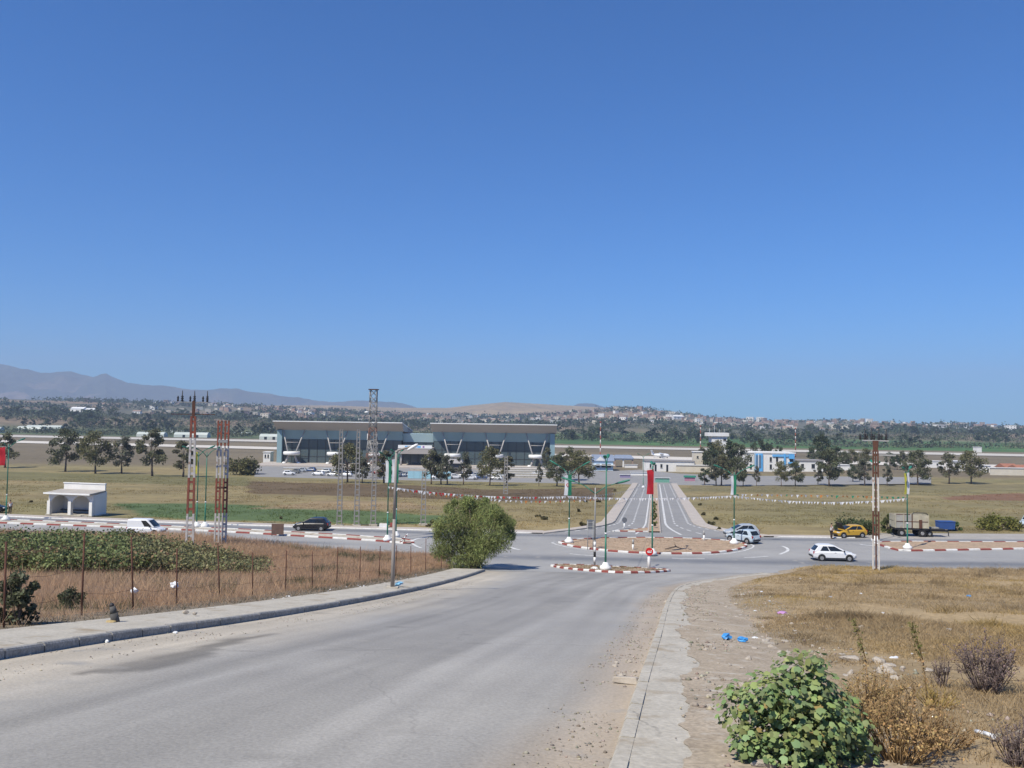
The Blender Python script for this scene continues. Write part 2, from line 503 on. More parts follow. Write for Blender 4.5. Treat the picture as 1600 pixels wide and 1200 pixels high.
def ground_colour(x, y):
    r = np.hypot(x, y)
    n1 = fbm(x / 14, y / 6, 21)[..., None]; n2 = fbm(x / 60, y / 25, 31)[..., None]; n3 = fbm(x / 3, y / 3, 41)[..., None]
    tan = np.array([.25, .19, .095]); olive = np.array([.175, .165, .07]); brown = np.array([.16, .105, .06])
    c = tan * (1 - n2) * 1.25 + olive * n2
    c = c * (.72 + .56 * n1) * (.85 + .3 * fbm(x / 4.5, y / 4.5, 33)[..., None])
    def paint(P, colr, soft=.9):
        m = in_poly(P, x + (n3[..., 0] - .5) * 3, y + (n1[..., 0] - .5) * 5)[..., None]
        return np.where(m, c * (1 - soft) + np.array(colr) * (.75 + .5 * n1) * soft, c)
    P = lambda pts: [xy(G(u, v)) for u, v in pts]
    mid = (y > 85) & (y < 700)
    c = paint(P([(-60, 786), (170, 788), (330, 786), (690, 802), (690, 806), (420, 795), (170, 792), (-60, 790)]), (.22, .185, .08))
    c = paint(P([(175, 787), (330, 787), (520, 796), (705, 806), (705, 818), (520, 817), (330, 812), (215, 806)]), (.085, .14, .05), .9)
    c = paint(P([(380, 752), (640, 758), (760, 765), (962, 762), (955, 782), (760, 784), (640, 778), (390, 771)]), (.125, .085, .045))
    c = paint(P([(-80, 735), (270, 742), (390, 745), (390, 760), (270, 757), (-80, 748)]), (.17, .155, .065))
    c = paint(P([(390, 795), (500, 783), (640, 785), (690, 795), (560, 797)]), (.30, .215, .125), .7)
    c = paint(P([(1470, 777), (1560, 771), (1640, 770), (1640, 783), (1480, 781)]), (.22, .115, .065))
    c = paint(P([(1080, 757), (1640, 757), (1640, 765), (1080, 767)]), (.20, .17, .085))
    # around the airfield: dull grey brown; beyond it green crop land, then wooded scrub
    air = sstep(300, 340, y)[..., None]
    c = c * (1 - air) + air * np.array([.185, .15, .095]) * (.75 + .5 * n2)
    run = 652 - .167 * (x + 40)
    grn = ((y > run + 75) * sstep(-120, 60, x))[..., None] * (1 - sstep(1050, 1250, r))[..., None]
    c = c * (1 - grn) + grn * np.array([.075, .15, .04]) * (.7 + .6 * n2)
    grl = ((y > run + 60) * (1 - sstep(-120, 60, x)))[..., None] * (1 - sstep(1050, 1250, r))[..., None]
    c = c * (1 - grl) + grl * np.array([.10, .13, .055]) * (.6 + .8 * n2)
    n4 = fbm(x / 260, y / 260, 51)[..., None]
    vil = sstep(1150, 1350, r)[..., None]
    c = c * (1 - vil) + vil * (np.array([.13, .125, .08]) * (1 - sstep(.42, .6, n4)) + np.array([.27, .19, .12]) * sstep(.42, .6, n4))
    gol = sstep(2950, 3150, r)[..., None]
    n5 = fbm(x / 700, y / 300, 61)[..., None]
    c = c * (1 - gol) + gol * (np.array([.36, .255, .125]) * (.75 + .5 * n5))
    # the near fields
    nf = (y < row(0, 84))[..., None]
    nl = nf & (x < -3)[..., None]
    c = np.where(nl, np.array([.27, .185, .11]) * (.75 + .5 * n1), c)
    xr = np.interp(y, ROAD_R[:, 1], ROAD_R[:, 0])
    vg = (1 - sstep(2.2, 4.2, x - xr + 2.2 * (n3[..., 0] - .5)))[..., None]
    rightc = np.array([.36, .265, .145]) * (.75 + .5 * n1) * (1 - .3 * sstep(.55, .7, n2)) * (1 - vg) + vg * np.array([.34, .28, .205]) * (.8 + .4 * n3)
    c = np.where(nf & (x >= -3)[..., None], rightc, c)
    return c
gc = ground_colour(GX, GY).reshape(-1, 3)
nyg, nxg = GX.shape
idx = np.arange(nyg * nxg).reshape(nyg, nxg)
Fg = np.stack([idx[:-1, :-1], idx[:-1, 1:], idx[1:, 1:], idx[1:, :-1]], -1).reshape(-1, 4)
fy = GY[:-1, :-1].ravel()
ground = np_mesh('ground', np.stack([GX, GY, GZ], -1).reshape(-1, 3), Fg, [M_ground, M_far], col=gc, smooth=True, midx=(fy > 700).astype(int))
tag(ground, kind='structure')

# ---- the sea beyond the low coast, far to the right
sea = MB().poly([(1300, 5300, -38), (9400, 3000, -38), (9400, 8950, -38), (1300, 8950, -38)]).build(
    'sea', mat('sea_water', (.03, .08, .14), (.025, .07, .125), .004, .3, coord='World'))
tag(sea, kind='structure')

# ---- mountains on the left horizon
SKY_M = np.array([(-900, 548), (-300, 560), (0, 578), (40, 585), (62, 591), (110, 590), (145, 598), (165, 592), (200, 606), (290, 613), (330, 617),
                  (345, 612), (370, 613), (400, 618), (440, 624), (500, 631), (515, 632), (560, 629), (610, 630), (645, 638), (720, 652), (860, 652), (905, 631.5), (925, 630.5),
                  (950, 636), (1010, 656), (1100, 660)], float)
az_u = np.linspace(-700, 1080, 620)
rr = np.linspace(5600, 8600, 100)
RDG = 7600.0
AU, RR = np.meshgrid(az_u, rr)
jag = (fbm(AU / 30, AU * 0, 77, 5) - .5) * 9
ridge = EYE + (657 - np.interp(AU, SKY_M[:, 0], SKY_M[:, 1]) - jag * .6) / F_PX * RDG + 15
XM = (AU - 800) / F_PX * RR; YM = RR.copy()
sh = .16 + .84 * sstep(5700, RDG, RR) ** .9
sh *= (1 - .5 * sstep(RDG + 60, 8600, RR)) * sstep(5580, 5900, RR)
rel = fbm(XM / 600, YM / 430, 81, 5)
ero = np.abs(fbm(XM / 330, YM / 600, 91, 5) - .5) * 2
ZM = -40 + (ridge + 40) * sh * (1 - (.62 * (1 - rel) + .55 * ero) * (1 - .88 * sstep(RDG - 550, RDG, RR)))
mk = sstep(.50, .62, fbm(XM / 210, YM / 300, 85, 5))[..., None] * (1 - .75 * sstep(RDG - 900, RDG - 200, RR))[..., None]
mc = np.array([.035, .045, .034]) * (1 - mk) + np.array([.19, .135, .10]) * mk
mi = np.arange(AU.size).reshape(AU.shape)
Fm = np.stack([mi[:-1, :-1], mi[:-1, 1:], mi[1:, 1:], mi[1:, :-1]], -1).reshape(-1, 4)
tag(np_mesh('mountains', np.stack([XM, YM, ZM], -1).reshape(-1, 3), Fm, M_far, col=mc.reshape(-1, 3), smooth=True), kind='structure')

# ------------------------------------------------------------------ roads, pavements, kerbs
def strip(name, A, B, m, n_across, dz, mats, parent=None, colf=None, kind='structure', Tf=T0, smooth=True):
    """sheet between two polylines of the same point count, following the ground dz above it"""
    A, B = resample(A, m), resample(B, m)
    t = np.linspace(0, 1, n_across + 1)
    X = A[:, None, 0] * (1 - t) + B[:, None, 0] * t
    Y = A[:, None, 1] * (1 - t) + B[:, None, 1] * t
    Z = Tf(X, Y) + dz
    i = np.arange(X.size).reshape(X.shape)
    Fq = np.stack([i[:-1, :-1], i[:-1, 1:], i[1:, 1:], i[1:, :-1]], -1).reshape(-1, 4)
    c = None
    if colf is not None: c = colf(X, Y).reshape(-1, 3)
    o = np_mesh(name, np.stack([X, Y, Z], -1).reshape(-1, 3), Fq, mats, parent, col=c, smooth=smooth)
    if kind: tag(o, kind=kind)
    return o

def seg_blob(x, y, pts, w):
    """1 inside a streak along pts, fading at half width w (per point)"""
    m = np.zeros(np.shape(x))
    for (a, wa), (b, wb) in zip(zip(pts[:-1], w[:-1]), zip(pts[1:], w[1:])):
        ab = b - a; t = np.clip(((x - a[0]) * ab[0] + (y - a[1]) * ab[1]) / (ab @ ab), 0, 1)
        d = np.hypot(x - a[0] - t * ab[0], y - a[1] - t * ab[1]); ww = wa * (1 - t) + wb * t
        m = np.maximum(m, 1 - sstep(.45, 1.0, d / ww))
    return m

stain_pts = [xy(G(u, v)) for u, v in ((432, 993), (385, 999), (345, 1009), (312, 1022), (262, 1034), (205, 1048), (150, 1054))]
def road_colour(X, Y):
    dl, dr = line_dist(ROAD_L, X, Y), line_dist(ROAD_R, X, Y)
    n = fbm(X / 2.2, Y / 6, 11); n2 = fbm(X / .7, Y / .7, 12); n3 = fbm(X / 9, Y / 18, 14)
    c = np.ones(X.shape + (3,))
    dust = np.array([1.46, 1.34, 1.14])
    wl = (1 - sstep(.5, 3.6, dl + (n - .5) * 2.4))[..., None] * .85
    wr = (1 - sstep(.25, 1.5, dr + (n - .5) * 1.0))[..., None] * .9
    c = c * (1 - wl) + dust * wl
    c = c * (1 - wr) + np.array([1.22, 1.05, .86]) * wr
    sa = fbm((dl / (dl + dr)) * 26, Y / 16, 17)[..., None]; sb = fbm((dl / (dl + dr)) * 70, Y / 9, 18)[..., None]
    c = c * (.74 + .52 * sa) * (.93 + .14 * sb) * np.array([1.02, 1.0, .965])
    q = dl / (dl + dr)                                   # polished wheel tracks
    tr = (np.exp(-((q - .36) / .045) ** 2) + .8 * np.exp(-((q - .50) / .05) ** 2) + .5 * np.exp(-((q - .63) / .05) ** 2))[..., None]
    c = c * (1 - .24 * tr * (.4 + n[..., None])) * (.84 + .34 * n3[..., None])
    c = c * (1 + np.array([.22, .20, .15]) * ((1 - sstep(7, 24, Y + 5 * (n3 - .5))) * (.35 + .9 * n))[..., None])
    seam = np.exp(-((q - .44 - .01 * np.sin(Y / 6)) / .006) ** 2)[..., None]
    c = c * (1 - .14 * seam)
    s = seg_blob(X + (n2 - .5) * .5, Y + (n2 - .5) * 1.2, stain_pts, [.12, .22, .32, .5, .75, .6, .25])[..., None]
    c = c * (1 - s * .48)
    for k in range(34):                                   # small oil and tar spots
        cx, cy = rng.uniform(-9, 9), rng.uniform(8, 60)
        d = np.hypot((X - cx) / rng.uniform(.08, .45), (Y - cy) / rng.uniform(.1, .5))
        c = c * (1 - .22 * (1 - sstep(.5, 1, d)))[..., None]
    return c
LE = np.vstack([ROAD_L, ROAD_L[-1] + (ROAD_L[-1] - ROAD_L[-3]) * .6])
RE = np.vstack([ROAD_R, ROAD_R[-1] + (ROAD_R[-1] - ROAD_R[-3]) * .6])
strip('access_road', LE, RE, 300, 46, .035, M_road, colf=road_colour)

Lend, Rend = ROAD_L[-1], ROAD_R[-1]
near_edge = [(-160, row(-160, 80.5)), (-110, row(-110, 80.5)), (-60, row(-60, 80.5)), (-30, row(-30, 80.5)), (-14, row(-14, 80.3)), (-7, row(-7, 77)),
             tuple(Lend), tuple(Lend * .5 + Rend * .5 + np.array([0, -1.2])), tuple(Rend), (25, row(25, 72.6)), (31, row(31, 74.3)), (60, row(60, 74.5)), (110, row(110, 74.5)), (160, row(160, 74.5))]
near_edge = resample(near_edge, 240)
far_edge = np.array([(x, row(x, 97.3)) for x in np.linspace(-160, 160, 240)])
def cross_colour(X, Y):
    b = .06 * X + .998 * Y - .0012 * np.minimum(X * X, 6400)
    n = fbm(X / 9, Y / 2.2, 15); n2 = fbm(X / 2, Y / 1, 16)
    c = np.ones(X.shape + (3,)) * (.93 + .14 * n[..., None])
    def band(b0, w): return np.exp(-(((b - b0) + (n - .5) * 1.2) / w) ** 2)
    dark = band(79.0, 1.8) * sstep(-12, 2, X) + band(95.4, 1.25) + band(85.2, 1.2) * (1 - sstep(-25, -10, X))
    tint = 1 - np.clip(dark, 0, 1)[..., None] * np.array([.46, .43, .37])
    c = c * tint
    mouth = (1 - sstep(69, 75, b)) * sstep(-8, 0, X)
    c = c * (1 + mouth * .08)[..., None]
    return c * (.96 + .08 * n2[..., None])
strip('cross_road', near_edge, far_edge, 420, 44, .045, M_road, colf=cross_colour)

def kerb_line(name_parent, P, stone_len, w, h, mats, Tf=T0, gap=.012, name='kerb_stone', closed=False, sink=.1, jitter=.0):
    """row of single kerb stones along polyline P, w wide to the left of the line"""
    L = length(P); n = max(2, int(L / stone_len))
    Q = resample(P, n + 1)
    cache = {}
    for i in range(n):
        a, b = Q[i], Q[i + 1]
        d = b - a; ln = float(np.linalg.norm(d)); d = d / ln; nn = np.array([-d[1], d[0]])
        a2, b2 = a + d * gap / 2, b - d * gap / 2
        za, zb = float(Tf(*a)), float(Tf(*b))
        hh = h + (rng.uniform(-jitter, jitter) if jitter else 0)
        vs = []
        for p, z in ((a2, za), (b2, zb)):
            q = p + nn * w
            vs += [(p[0], p[1], z - sink), (q[0], q[1], z - sink), (q[0], q[1], z + hh), (p[0] + nn[0] * .03, p[1] + nn[1] * .03, z + hh), (p[0], p[1], z + hh - .035)]
        mb = MB().add(vs, [(0, 1, 2, 3, 4), (9, 8, 7, 6, 5), (0, 5, 6, 1), (1, 6, 7, 2), (2, 7, 8, 3), (3, 8, 9, 4), (4, 9, 5, 0)])
        mb.build(name, mats[i % len(mats)], name_parent)

# foreground pavements
left_walk = strip('pavement_left', offset(ROAD_L, .17), offset(ROAD_L, 2.5), 160, 6, .185, M_concrete)
kerb_line(left_walk, ROAD_L, 1.0, .17, .205, [M_kerb_dark], jitter=.012, gap=.03)
MBv = strip('verge_left', offset(ROAD_L, 2.42), offset(ROAD_L, 4.4), 160, 4, .13, mat('verge_dirt', (.22, .175, .12), (.14, .115, .08), 1.2, .95, coord='World', fine=(9, .3)))
right_walk = strip('pavement_right', offset(ROAD_R, -.17), offset(ROAD_R, -1.3), 170, 5, .13, M_concrete)
kerb_line(right_walk, ROAD_R[::-1], 1.0, .17, .15, [M_concrete], jitter=.012, gap=.03)

mv = 1500
vl_ = resample(offset(ROAD_R, -.74), mv); vn = resample(offset(ROAD_R, -1.74), mv) - vl_
k_ = np.arange(mv) * length(vl_) / mv
A_ = vl_ + vn * (1.0 * (fbm(k_ / 3.7, k_ * .31, 55) - .5) + .22 * (fbm(k_ / .83, k_ * .57, 56) - .5) + .10 * (fbm(k_ / .17, k_ * 1.3, 58) - .5))[:, None]
vgo = strip('verge_right', A_, resample(offset(ROAD_R, -3.4), mv), mv, 12, .0, mat('verge_dust', (.40, .335, .25), (.29, .235, .17), .9, .95, coord='World', fine=(17, .25), bump=.12, dirt=((.45, .41, .34), 2.6, .56)))
co = np.zeros(len(vgo.data.vertices) * 3); vgo.data.vertices.foreach_get('co', co); co = co.reshape(mv, 13, 3)
w_ = sstep(.34, 1, np.linspace(0, 1, 13))[None, :]
co[:, :, 2] = (T0(co[:, :, 0], co[:, :, 1]) + .145) * (1 - w_) + (T(co[:, :, 0], co[:, :, 1]) - .03) * w_ + .03 * (fbm(co[:, :, 0] * .8, co[:, :, 1] * .8, 57) - .4) * np.sin(np.pi * w_)
co[:, 0, 2] -= .006
vgo.data.vertices.foreach_set('co', co.ravel()); vgo.data.update()

# pavement along the far side of the cross road, and the gravel pull-in on the right
CX0, CY0, CSL = 17.0, 99.2, .173                      # avenue centre line
def av(y, off): return np.array([CX0 + CSL * (y - CY0) + off, y])
xa, xb = np.linspace(-160, 4.0, 120), np.linspace(30.5, 40, 14)
def along(xs, b): return np.array([(x, row(x, b)) for x in xs])
fw = strip('pavement_far', along(xa, 97.45), along(xa, 99.6), 120, 3, .14, M_paving)
kerb_line(fw, along(xa, 97.3), 2.0, .15, .15, [M_kerbw])
fw2 = strip('pavement_far', along(xb, 97.45), along(xb, 99.2), 20, 3, .14, M_paving)
kerb_line(fw2, along(xb, 97.3), 1.5, .15, .15, [M_kerbw])
xg = np.linspace(38, 160, 70)
strip('gravel_pull_in', along(xg, 97.2), np.array([(x, row(x, 97.6 + 5.5 * float(sstep(38, 46, x)))) for x in xg]), 70, 8, .05, M_gravel)

# avenue down to the airport
ys = np.concatenate([np.linspace(row(17, 97.25), 116, 40), np.linspace(117, 266, 60)])
fl = lambda y: 7.5 * np.clip((114 - y) / 17, 0, 1) ** 2.2
def avl(off, fk): return np.array([av(y, off + fk * fl(y)) for y in ys])
avenue = strip('avenue', avl(-5.2, -1), avl(5.2, 1), 180, 16, .05, M_road2)
for nm, s in (('avenue_pavement_left', -1), ('avenue_pavement_right', 1)):
    w = strip(nm, avl(s * 5.35, s), avl(s * 7.0, s), 180, 2, .17, M_paving)
    kl = avl(s * 5.2, s); kerb_line(w, kl[::-1] if s > 0 else kl, 2.0, .15, .18, [M_paving, M_kerb_dark] if s < 0 else [M_paving])
med = strip('avenue_median', avl(-.55, 0)[6:], avl(.75, 0)[6:], 160, 2, .2, M_dirt)
kerb_line(med, avl(-.70, 0)[6:][::-1], 2.0, .15, .22, [M_paving]); kerb_line(med, avl(.90, 0)[6:], 2.0, .15, .22, [M_paving])

def dashes(name, P, dash, gap, w, parent, dz, solid=False):
    mb = MB(); L = length(P); t = 0
    n = max(2, int(L / .5)); Q = resample(P, n + 1); S = np.linspace(0, L, n + 1)
    def at(s): return np.array([np.interp(s, S, Q[:, 0]), np.interp(s, S, Q[:, 1])])
    if solid:
        O1, O2 = offset(Q, w / 2), offset(Q, -w / 2)
        for i in range(n):
            mb.poly([(p[0], p[1], float(T0(*p)) + dz) for p in (O1[i], O2[i], O2[i + 1], O1[i + 1])])
    else:
        while t < L - dash:
            k = max(1, int(dash / 1.0))
            for j in range(k):
                a, b = at(t + dash * j / k), at(t + dash * (j + 1) / k); d = (b - a) / np.linalg.norm(b - a); nn = np.array([-d[1], d[0]]) * w / 2
                mb.poly([(p[0], p[1], float(T0(*p)) + dz) for p in (a + nn, a - nn, b - nn, b + nn)])
            t += dash + gap
    o = mb.build(name, M_mark, parent)
    return tag(o, kind='stuff')
dashes('lane_marking', avl(-2.75, -.5)[4:], 1.6, 1.5, .22, avenue, .060)
dashes('lane_marking', avl(2.75, .5)[4:], 1.6, 1.5, .22, avenue, .060)
dashes('edge_marking', avl(-4.6, -1)[4:], 1.0, 1.0, .26, avenue, .060)
dashes('edge_marking', avl(4.6, 1)[4:], 1.0, 1.0, .26, avenue, .060)
dashes('edge_marking', avl(-1.05, -.15)[2:], 0, 0, .22, avenue, .060, True)
dashes('edge_marking', avl(1.55, .25)[2:], 0, 0, .30, avenue, .060, True)

# painted lines at the junction
def paint_line(pts, w, n=24):
    P = smooth_line([xy(G(u, v)) for u, v in pts], n)
    mb = MB(); O1, O2 = offset(P, w / 2), offset(P, -w / 2)
    for i in range(n - 1):
        mb.poly([(p[0], p[1], float(T0(*p)) + .057) for p in (O1[i], O2[i], O2[i + 1], O1[i + 1])])
    return mb
cross = bpy.data.objects['cross_road']
for pts, w in ((((890, 866), (910, 868), (946, 870.5)), .25), (((1050, 873), (1075, 874), (1101, 874)), .25), (((1163, 872), (1180, 871.5), (1200, 870)), .25),
               (((1222, 854), (1230, 857), (1232, 861), (1226, 864), (1218, 867)), .3), (((796, 855), (803, 858), (812, 860)), .35),
               (((1343, 851), (1352, 852.5), (1364, 853.5)), .35), (((658, 857), (648, 853), (641, 847), (655, 841), (668, 842)), .3)):
    tag(paint_line(pts, w).build('painted_line', M_mark, cross), kind='stuff')

# ------------------------------------------------------------------ traffic islands with red and white kerb stones
def island(name, outline, stone, label=None, top=.10, mat_top=None, h=.2, alt=(None, None), w=.28):
    P = np.array([xy(G(u, v)) for u, v in outline])
    P = np.vstack([P, P[:1]])
    a = 0
    for i in range(len(P) - 1): a += P[i, 0] * P[i + 1, 1] - P[i + 1, 0] * P[i, 1]
    if a < 0: P = P[::-1]
    n = max(24, int(length(P) / .6)); P = resample(P, n)
    c = P[:-1].mean(0)
    mb = MB()
    m = len(P) - 1
    ring = offset(P, .2)
    V = [(p[0], p[1], float(T0(*p)) + .045 + top) for p in ring[:-1]]
    o = None
    me = MB(); me.add(V, [tuple(range(m))]); o = me.build(name, mat_top or M_dirt, fix=True)
    bm = bmesh.new(); bm.from_mesh(o.data); bmesh.ops.triangulate(bm, faces=bm.faces, ngon_method='EAR_CLIP'); bm.to_mesh(o.data); bm.free()
    tag(o, kind='structure')
    kerb_line(o, P, stone, w, h, [M_kerbw, M_kerbr], gap=.02, jitter=.006)
    return o, P
cen, Pc = island('roundabout_island', [(872, 849), (880, 852), (895, 855.5), (920, 859), (950, 862.5), (985, 865), (1020, 866.5), (1060, 867), (1100, 866.5), (1130, 864.5), (1152, 861), (1166, 856.5), (1169, 853.5),
                                     (1160, 849.5), (1135, 846), (1100, 843.5), (1050, 842), (1000, 841.5), (950, 842), (910, 843.5), (885, 846)], 1.05)
ce = Pc.mean(0)
ringP = ce + (Pc - ce) * np.array([1.075, 1.11])
mbr = MB(); O1, O2 = ringP, ce + (Pc - ce) * np.array([1.055, 1.075])
k0 = len(Pc)
for i in range(k0 - 1):
    if (Pc[i] - ce)[1] < 1.5:
        mbr.poly([(p[0], p[1], float(T0(*p)) + .056) for p in (O1[i], O2[i], O2[i + 1], O1[i + 1])])
tag(mbr.build('painted_line', M_mark, cross), kind='stuff')
spl, Ps = island('splitter_island', [(860, 886), (875, 889), (900, 892), (930, 894.5), (960, 896.5), (990, 897), (1020, 896.5), (1040, 895), (1050, 893.5), (1040, 891.5), (1000, 889.5), (960, 887.5), (920, 885.5), (885, 884.2), (868, 884.3)], .62, w=.2)
ml, _ = island('median_left', [(-70, 816), (0, 818.5), (150, 824), (265, 828.5), (390, 834.5), (540, 843.5), (600, 847.5), (640, 851.5), (650, 849), (640, 844), (540, 837.5), (390, 829), (265, 823.5), (150, 818.5), (0, 813), (-70, 811)], 1.7, mat_top=M_concrete)
mr, _ = island('median_right', [(1364, 850), (1378, 854.5), (1395, 860), (1408, 862.5), (1450, 862), (1500, 861), (1560, 860), (1600, 859), (1720, 857), (1720, 848), (1600, 848.5), (1500, 848), (1420, 847.5), (1380, 848)], 1.35)
ns, _ = island('avenue_nose_island', [(957, 831.2), (985, 831.6), (1017, 832), (1018.5, 827), (1008, 826), (985, 828.8)], .9, h=.16, w=.2)

# runway, taxiway, service road, car park
def flat_sheet(name, pts, z, m):
    o = MB().poly([(p[0], p[1], z) for p in pts]).build(name, m)
    bm = bmesh.new(); bm.from_mesh(o.data); bmesh.ops.triangulate(bm, faces=bm.faces); bm.to_mesh(o.data); bm.free()
    return tag(o, kind='structure')
def band(x0, x1, fy_, w): return [(x0, fy_(x0) - w / 2), (x1, fy_(x1) - w / 2), (x1, fy_(x1) + w / 2), (x0, fy_(x0) + w / 2)]
flat_sheet('runway', band(-1300, 1300, lambda x: 645 - .167 * (x + 40), 52), Z_PLAIN + .3, M_runway)
flat_sheet('taxiway', band(-1300, 560, lambda x: 475 - .275 * x, 38), Z_PLAIN + .3, M_taxi)
srv = [xy(G(u, v)) for u, v in ((395, 752), (760, 757), (960, 759.5), (1085, 759), (1455, 757), (1455, 747), (1120, 744), (1060, 741), (1000, 735), (940, 738), (880, 730), (400, 729))]
flat_sheet('service_road', srv, Z_PLAIN + .3, M_road2)

# ------------------------------------------------------------------ vegetation helpers
def leaf_cloud(C, size, tint, g, up=.0, aspect=.55, droop=0.0, lobes=False):
    """one quad per leaf; C (n,3), size (n,), tint (n,3)"""
    n = len(C)
    d = g.normal(size=(n, 3)); d[:, 2] = d[:, 2] * (1 - up) + up * 1.6 - droop
    d /= np.linalg.norm(d, axis=1, keepdims=True)
    e = g.normal(size=(n, 3)); e -= (e * d).sum(1, keepdims=True) * d
    e /= np.linalg.norm(e, axis=1, keepdims=True)
    s = np.asarray(size)[:, None]
    a = d * s * .5; b = e * s * aspect * .5
    V = np.stack([C - a, C + b - a * .1, C + a, C - b - a * .1], 1).reshape(-1, 3)
    Fq = np.arange(n * 4).reshape(n, 4)
    col = np.repeat(tint, 4, axis=0)
    return V, Fq, col

def jitter_tint(base, n, g, v=.25, hue=.08):
    return np.clip(np.array(base) * (1 + v * (g.random((n, 1)) * 2 - 1)) * (1 + hue * (g.random((n, 3)) * 2 - 1)), 0, 1)

def ball(n, g):
    p = g.normal(size=(n, 3)); p /= np.linalg.norm(p, axis=1, keepdims=True)
    return p * (g.random((n, 1)) ** .45)

def make_tree(seed, h, cr, clear, nclump, nleaf, leaf, col, vertical=1.0, lean=0.0, parent=None, trunk_r=.22, bark=None, name_c='crown', open_=1.0):
    """trunk with limbs, and a crown of leaf clumps; both children of parent. returns them"""
    g = np.random.default_rng(seed)
    tb = MB()
    fork = clear + (h - clear) * .18
    top = np.array([lean * h, lean * .4 * h, h * .82])
    p0 = np.array([0, 0, -.25]); p1 = np.array([lean * fork * .5, g.uniform(-.2, .2), fork * .55]); p2 = np.array([lean * fork, g.uniform(-.3, .3), fork])
    tb.path([p0, p1, p2, (p2 + top) / 2 + g.normal(size=3) * .25, top], [trunk_r * 1.25, trunk_r * .9, trunk_r * .75, trunk_r * .45, trunk_r * .12], 7)
    cl = []
    for k in range(nclump):
        a = g.uniform(0, 2 * math.pi) if k else 0
        f = g.random()
        z = clear + (h - clear) * (.12 + .86 * ((k + .5) / nclump))
        prof = math.sin(math.pi * min(1, max(.08, ((z - clear) / (h - clear)) * .82 + .14))) ** .8
        rad = cr * prof * (.35 + .65 * math.sqrt(f))
        c = np.array([rad * math.cos(a) + lean * z, rad * math.sin(a) + lean * .4 * z, z])
        cl.append((c, cr * g.uniform(.26, .46)))
        if k % 2 == 0:
            s = p2 + (top - p2) * g.uniform(0, .7) * ((z - clear) / (h - clear))
            tb.path([s, (s + c) / 2 + np.array([0, 0, -.1 * cr]), c], [trunk_r * .38, trunk_r * .25, trunk_r * .06], 5)
    tr = tb.build('trunk', bark or M_bark, parent)
    V, Fq, Cc, off = [], [], [], 0
    per = max(4, nleaf // nclump)
    for c, r in cl:
        n = int(per * g.uniform(.6, 1.4))
        pts = c + ball(n, g) * np.array([r, r, r * .75 * vertical]) * open_
        tn = jitter_tint(np.array(col) * g.uniform(.7, 1.3), n, g)
        v, f, cc = leaf_cloud(pts, leaf * g.uniform(.6, 1.3, n), tn, g, up=.1)
        V.append(v); Fq.append(f + off); Cc.append(cc); off += len(v)
    cr_o = np_mesh(name_c, np.vstack(V), np.vstack(Fq), M_leaf, parent, col=np.vstack(Cc))
    return tr, cr_o

# prototypes of crowns and trunks; the finished trees below use copies that share these meshes
EUC = (.15, .15, .085); DARKG = (.075, .095, .05); OLIVE = (.13, .125, .05)
protos = {}
def proto(key, *a, **k):
    tr, cr_ = make_tree(*a, **k)
    COL.objects.unlink(tr); COL.objects.unlink(cr_)
    protos[key] = (tr.data, cr_.data)
for i in range(5):
    proto('euc%d' % i, 100 + i, 1.0 * 12, [3.3, 4.2, 3.0, 3.4, 4.6][i], [2.2, 1.6, 1.8, 1.6, 2.0][i], [20, 26, 18, 22, 30][i], [2600, 3600, 2400, 2600, 4000][i], .60, [EUC, (.12, .13, .07), (.165, .155, .085), (.14, .145, .10), (.165, .16, .075)][i], lean=[.04, -.03, .02, .0, .05][i], trunk_r=.26, open_=1.05)
for i in range(3):
    proto('round%d' % i, 200 + i, 9.0, [3.4, 4.2, 3.8][i], 1.2, 16, 1300, .75, DARKG, trunk_r=.3)
for i in range(5):
    proto('far%d' % i, 300 + i, 10.0, [4.5, 5.5, 3.6, 6.0, 4.8][i], .6, 12, 330, 1.7, [DARKG, (.07, .10, .05), (.055, .075, .045), (.08, .105, .055), (.065, .085, .05)][i], trunk_r=.3)

def plant_tree(key, name, label, cat, loc, height, base_h, width=1.0, rz=0.0, group=None):
    t = thing(name, label, cat, loc, rz, group)
    s = height / base_h
    t.scale = (s * width, s * width, s)
    for nm, me in zip(('trunk', 'crown'), protos[key]):
        link(bpy.data.objects.new(nm, me), t)
    return t

# ------------------------------------------------------------------ dry grass of the two near fields (uncountable)
def blades(P, hgt, wid, tint, g, bend=.35):
    n = len(P)
    a = g.uniform(0, 2 * math.pi, n); dirx, diry = np.cos(a), np.sin(a)
    bx, by = g.normal(size=n) * bend * hgt, g.normal(size=n) * bend * hgt
    B0 = P + np.stack([dirx * wid / 2, diry * wid / 2, np.zeros(n) - .03], 1)
    B1 = P - np.stack([dirx * wid / 2, diry * wid / 2, np.zeros(n) + .03], 1)
    M0 = P + np.stack([bx * .6 + dirx * wid * .35, by * .6 + diry * wid * .35, hgt * .6], 1)
    TP = P + np.stack([bx, by, hgt], 1)
    V = np.stack([B0, B1, TP, M0], 1).reshape(-1, 3)
    return V, np.arange(4 * n).reshape(n, 4), np.repeat(tint, 4, axis=0)

def scatter(n, x0, x1, y0, y1, keep, g):
    x, y = g.uniform(x0, x1, n), g.uniform(y0, y1, n) ** 1.0
    m = keep(x, y)
    x, y = x[m], y[m]
    return np.stack([x, y, T(x, y)], 1)

